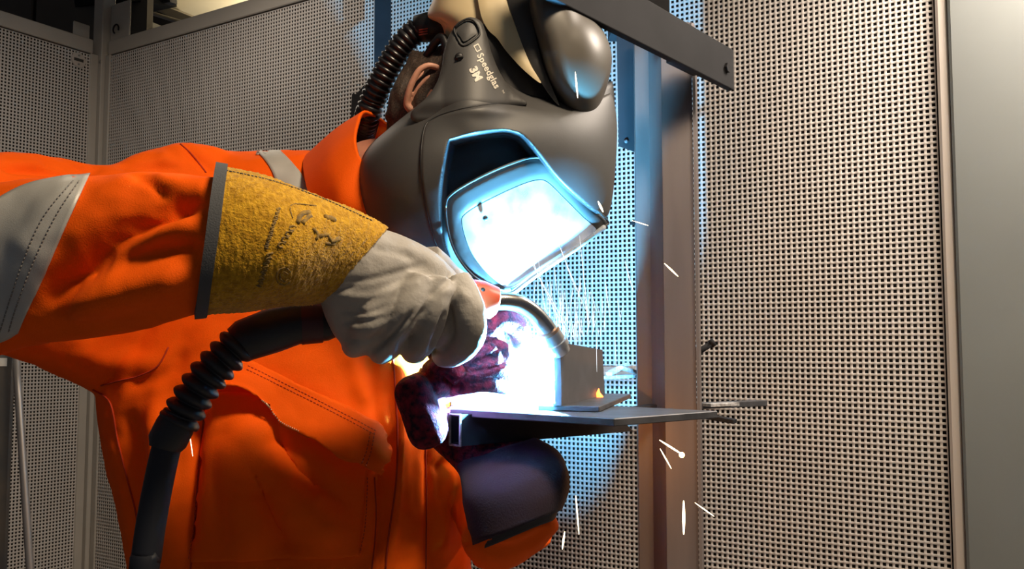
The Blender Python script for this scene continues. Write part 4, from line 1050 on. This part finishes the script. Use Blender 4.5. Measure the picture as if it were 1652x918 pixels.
# raised outer visor: glossy dome with its edge strip
DM = Star([(838, -70), (848, -20), (852, 20), (862, 60), (872, 98), (884, 134), (905, 168), (928, 198), (946, 198), (964, 178), (979, 140), (987, 100), (981, 66), (962, 34), (935, 8), (910, -30), (880, -75)], (915, 70), 1.190, .075, .06, 3.0, .5, tilt=(.00022, 0))
dmv, dmf = DM.mesh(50, 200); mk('raised_visor', dmv, dmf, M_DOME, hel, label='glossy black outer visor raised above the face')
stp = cr([(812, -40), (822, 10), (838, 60), (856, 104), (884, 150), (902, 170), (890, 140), (876, 104), (866, 66), (856, 20), (846, -40)], 5, True)
mk('edge_strip', *slab(stp, [], lambda x, y: 1.133 + .00010 * (x - 850), .03, 8, .003), M_STRIP, hel, auto=50, label='dark edge strip of the raised visor')

# breathing hose with corrugations, connector with red print
def corrugated(path, r, amp, pitch, n=18, per=6, pw=.7):
    pts = cr(path, 24); l = np.r_[0, np.cumsum(np.linalg.norm(np.diff(pts, axis=0), axis=1))]; k = int(l[-1] / pitch * per)
    t = np.linspace(0, l[-1], k); q = np.stack([np.interp(t, l, pts[:, i]) for i in range(3)], -1)
    rr = r + amp * (.5 - .5 * np.cos(2 * math.pi * t / pitch)) ** pw
    return tube(q, list(rr), n)
hose = empty('breathing_hose', P(620, 120, 1.24), 'black corrugated breathing hose running from the helmet down behind the collar', 'hose')
mk('corrugated_tube', *corrugated([P(676, 47, 1.225), P(655, 66, 1.228), P(634, 96, 1.235), P(617, 128, 1.245), P(603, 158, 1.26), P(592, 190, 1.28), P(580, 240, 1.37), P(560, 330, 1.47)], .0158, .0040, .0088), M_HOSE, hose)
cn = mk('connector', *tube([P(672, 47, 1.225), P(690, 44, 1.222), P(712, 44, 1.22), P(722, 46, 1.222)], [.019, .021, .023, .020], 20), M_SHELLIN, hose)
for i in range(3):
    mk('red_stripe', *tube([P(676, 54.5 + i * 4 - 6, 1.2035), P(690, 52 + i * 4 - 6, 1.2005)], .0009, 6), M_REDPRINT, cn)
mk('strap', *tube(cr([P(688, 92, 1.19), P(700, 72, 1.175), P(714, 60, 1.165), P(722, 90, 1.165), P(712, 104, 1.17)], 6), .006, 8), M_SHELLIN, hel)

# ================================================================== TORCH
tor = empty('welding_torch', P(770, 480, 1.04), 'orange handled welding torch with bent steel neck held in the grey glove', 'torch')
mk('handle', *tube([P(600, 520, 1.02), P(690, 486, 1.035), P(742, 476, 1.045), P(775, 482, 1.05), P(797, 489, 1.055), P(801, 490, 1.056)], [.016, .018, .0215, .0225, .020, .015], 20), M_TORCH, tor, auto=50, label='orange plastic handle')
mk('screw', *ellipsoid(P(779, 468, 1.031), (.0032, .002, .0032), None, 10, 6), M_SHELLIN, tor)
mk('handle_joint', *tube([P(746, 470, 1.0265), P(775, 476, 1.0285), P(800, 484, 1.036)], .0006, 6), M_SHELLIN, tor)
nk = cr([P(790, 488, 1.055), P(815, 486, 1.062), P(840, 491, 1.07), P(862, 506, 1.08), P(880, 526, 1.09), P(893, 546, 1.098)], 8)
mk('neck', *tube(nk, .0112, 20), M_STEEL, tor, label='bent polished steel neck')
nd = Vector(nk[-1]) - Vector(nk[-5]); nd.normalize(); n0_ = P(884, 533, 1.093)
mk('copper_ring', *tube([n0_, n0_ + nd * .004], .0142, 20), M_BRASS, tor, auto=40)
mk('nozzle', *tube([n0_ + nd * .004, n0_ + nd * .018, n0_ + nd * .019, n0_ + nd * .027, n0_ + nd * .028, n0_ + nd * .036], [.0140, .0140, .0155, .0155, .0135, .0120], 20), M_NOZZLE, tor, auto=40, label='chrome gas nozzle')
# rear end, bend relief and cable
mk('rear_grip', *tube([P(545, 512, 1.0), P(525, 520, .995), P(478, 523, .985), P(440, 533, .975), P(392, 550, .965), P(378, 556, .962)], [.020, .0215, .0235, .0255, .0235, .019], 20), M_RUBBER, tor, auto=50, label='black rubber rear grip')
mk('grip_band', *tube([P(520, 521, .993), P(486, 522.5, .987)], [.0228, .0240], 20), mat('maroon_rubber', (.06, .012, .018), .5), tor, auto=50)
mk('bend_relief', *corrugated([P(388, 552, .962), P(366, 574, .957), P(338, 604, .952), P(312, 640, .948), P(288, 682, .945)], .0150, .0075, .0140, 20, 12, .38), M_RUBBER, tor, label='ribbed black bend relief')
mk('collar', *tube([P(292, 668, .945), P(282, 688, .944), P(270, 712, .943), P(266, 724, .942)], [.0185, .0205, .0205, .0165], 20), M_RUBBER, tor, auto=50)
mk('cable', *tube(cr([P(272, 708, .943), P(262, 750, .94), P(248, 820, .935), P(236, 900, .93), P(226, 1000, .93), (P(226, 1000, .93).x - .04, .95, .40), (P(226, 1000, .93).x - .10, 1.02, .05), (P(226, 1000, .93).x - .30, 1.1, .018)], 8), .0152, 16), M_CABLE, tor)

# ================================================================== ARC AND SPARKS
ap = P(*ARC)
arc = empty('welding_arc', ap, 'blinding white welding arc burning at the foot of the upright plate', 'arc')
mk('arc_core', *ellipsoid(ap, (.0045, .0045, .0045), None, 16, 10), M_ARC, arc)
L = bpy.data.lights.new('arc_light', 'POINT'); L.energy = ARC_POWER; L.color = (0.13, 0.56, 1.0); L.shadow_soft_size = .009
lo = bpy.data.objects.new('arc_light', L); COL.objects.link(lo); lo.parent = arc
# fume hanging round the arc, lit by it
fm = bpy.data.materials.new('welding_fume'); fm.use_nodes = True; nt = fm.node_tree; nt.nodes.clear()
out = nt.nodes.new('ShaderNodeOutputMaterial'); vs_ = nt.nodes.new('ShaderNodeVolumeScatter')
vs_.inputs['Color'].default_value = (.95, .97, 1, 1); vs_.inputs['Anisotropy'].default_value = .2
tc = nt.nodes.new('ShaderNodeTexCoord'); ln = nt.nodes.new('ShaderNodeVectorMath'); ln.operation = 'LENGTH'; nt.links.new(tc.outputs['Object'], ln.inputs[0])
mr = nt.nodes.new('ShaderNodeMapRange'); mr.inputs[1].default_value = 1.0; mr.inputs[2].default_value = 0.0; mr.inputs[3].default_value = 0.0; mr.inputs[4].default_value = 1.0
nt.links.new(ln.outputs['Value'], mr.inputs[0])
pwn = nt.nodes.new('ShaderNodeMath'); pwn.operation = 'POWER'; pwn.inputs[1].default_value = 2.0; nt.links.new(mr.outputs[0], pwn.inputs[0])
ml = nt.nodes.new('ShaderNodeMath'); ml.operation = 'MULTIPLY'; ml.inputs[1].default_value = FUME; nt.links.new(pwn.outputs[0], ml.inputs[0])
nt.links.new(ml.outputs[0], vs_.inputs['Density']); nt.links.new(vs_.outputs[0], out.inputs['Volume'])
V_, F_ = ellipsoid((0, 0, 0), (1, 1, 1), None, 24, 16)
me = bpy.data.meshes.new('welding_fume'); me.from_pydata([tuple(v) for v in V_], [], F_); me.materials.append(fm)
bm = bmesh.new(); bm.from_mesh(me); bmesh.ops.remove_doubles(bm, verts=bm.verts, dist=1e-5); bmesh.ops.recalc_face_normals(bm, faces=bm.faces); bm.to_mesh(me); bm.free()
fo = bpy.data.objects.new('welding_fume', me); COL.objects.link(fo); fo.location = ap + Vector((-.02, .01, .02)); fo.scale = (.11, .09, .10)
tag(fo, 'white glowing fume around the welding arc', 'fume', kind='stuff')

def spark_mesh(a, b, r, nseg=5, bend=0.0):
    a, b = Vector(a), Vector(b); pts, rr = [], []
    for i in range(nseg + 1):
        t = i / nseg; pts.append(a.lerp(b, t) + Vector((0, 0, -bend * (1 - (2 * t - 1) ** 2)))); rr.append(r * (.15 + .85 * math.sin(math.pi * (.08 + .84 * t))))
    return tube(pts, rr, 6)
SPK = [((1072, 425), (1094, 446), 1.30, .0012, 'white hot spark flying before the upper part of the post'),
       ((1064, 710), (1102, 734), 1.32, .0016, 'bright spark with orange glow striking the lower post'),
       ((1065, 724), (1083, 756), 1.32, .0010, 'thin spark falling just under the glowing spark on the post'),
       ((1103, 808), (1103, 862), 1.32, .0022, 'thick vertical spark falling down the lower post'),
       ((1121, 811), (1152, 833), 1.34, .0009, 'thin spark flying off to the right of the lower post'),
       ((929, 800), (934, 862), 1.25, .0011, 'long thin spark falling beside the lower sleeve'),
       ((911, 858), (907, 886), 1.25, .0014, 'short spark falling nearest the lower sleeve'),
       ((306, 700), (311, 736), 0.99, .0004, 'hair thin spark before the jacket beside the torch cable'),
       ((690, 556), (680, 594), 1.04, .0005, 'thin orange spark falling between the two gloves'),
       ((928, 116), (932, 158), 1.09, .0011, 'bright spark in front of the raised black visor'),
       ((965, 325), (973, 342), 1.11, .0014, 'short bright spark at the right edge of the visor'),
       ((1020, 356), (1046, 364), 1.34, .0006, 'small dull spark beside the upper post')]
for a, b, Y, r, lab in SPK:
    o = mk('welding_spark', *spark_mesh(P(*a, Y), P(*b, Y + .01), r), M_SPARK); tag(o, lab, 'spark', 'single flying sparks')
sp_ = mk('glow_drop', *ellipsoid(P(1100, 734, 1.33), (.0042, .003, .0042), None, 12, 8), M_GLOWDROP); tag(sp_, 'glowing orange drop added to light the lower post', 'spatter')  # drop and its lamp added for the orange glow on the post
L = bpy.data.lights.new('glow_drop_light', 'POINT'); L.energy = .7; L.color = (1, .36, .06); L.shadow_soft_size = .004
lo = bpy.data.objects.new('glow_drop_light', L); COL.objects.link(lo); lo.parent = sp_; lo.location = (0, .02, .004)
# the fine spray above the arc cannot be counted
rs = random.Random(11); parts = []
for i in range(170):
    t = rs.random(); x0 = 905 + rs.gauss(0, 34); y0 = 556 - abs(rs.gauss(0, 38)) ; 
    ln_ = rs.uniform(12, 55) * (1 - .3 * t); an = math.radians(rs.gauss(92, 14)) - (x0 - 900) * .002
    Y = 1.15 + rs.uniform(-.02, .10)
    parts.append(spark_mesh(P(x0, y0, Y), P(x0 + math.cos(an) * ln_ * .5, y0 - math.sin(an) * ln_, Y + .01), rs.uniform(.00016, .00040), 3))
for (xa, ya, xb, yb) in ((925, 545, 845, 400), (945, 500, 893, 372), (905, 520, 860, 425), (880, 500, 868, 415), (950, 520, 935, 380), (870, 450, 850, 385), (930, 470, 905, 400), (985, 520, 978, 460), (1022, 470, 1008, 420), (995, 610, 992, 530), (858, 565, 842, 520), (850, 545, 838, 512), (868, 560, 850, 530), (963, 600, 962, 540)):
    Y = 1.12 + rs.uniform(-.01, .03); parts.append(spark_mesh(P(xa, ya, Y), P(xb, yb, Y - .01), rs.uniform(.00025, .0005), 4, .002))
o = mk('spark_spray', *merge(*parts), M_SPARKW); tag(o, 'fine white spray of sparks rising above the torch nozzle', 'sparks', kind='stuff')

# rows of stitches are too fine to pick apart
for o in bpy.data.objects:
    if o.name.split('.')[0] in ('stitching', 'zip_teeth', 'faded_stamp'): o['kind'] = 'stuff'
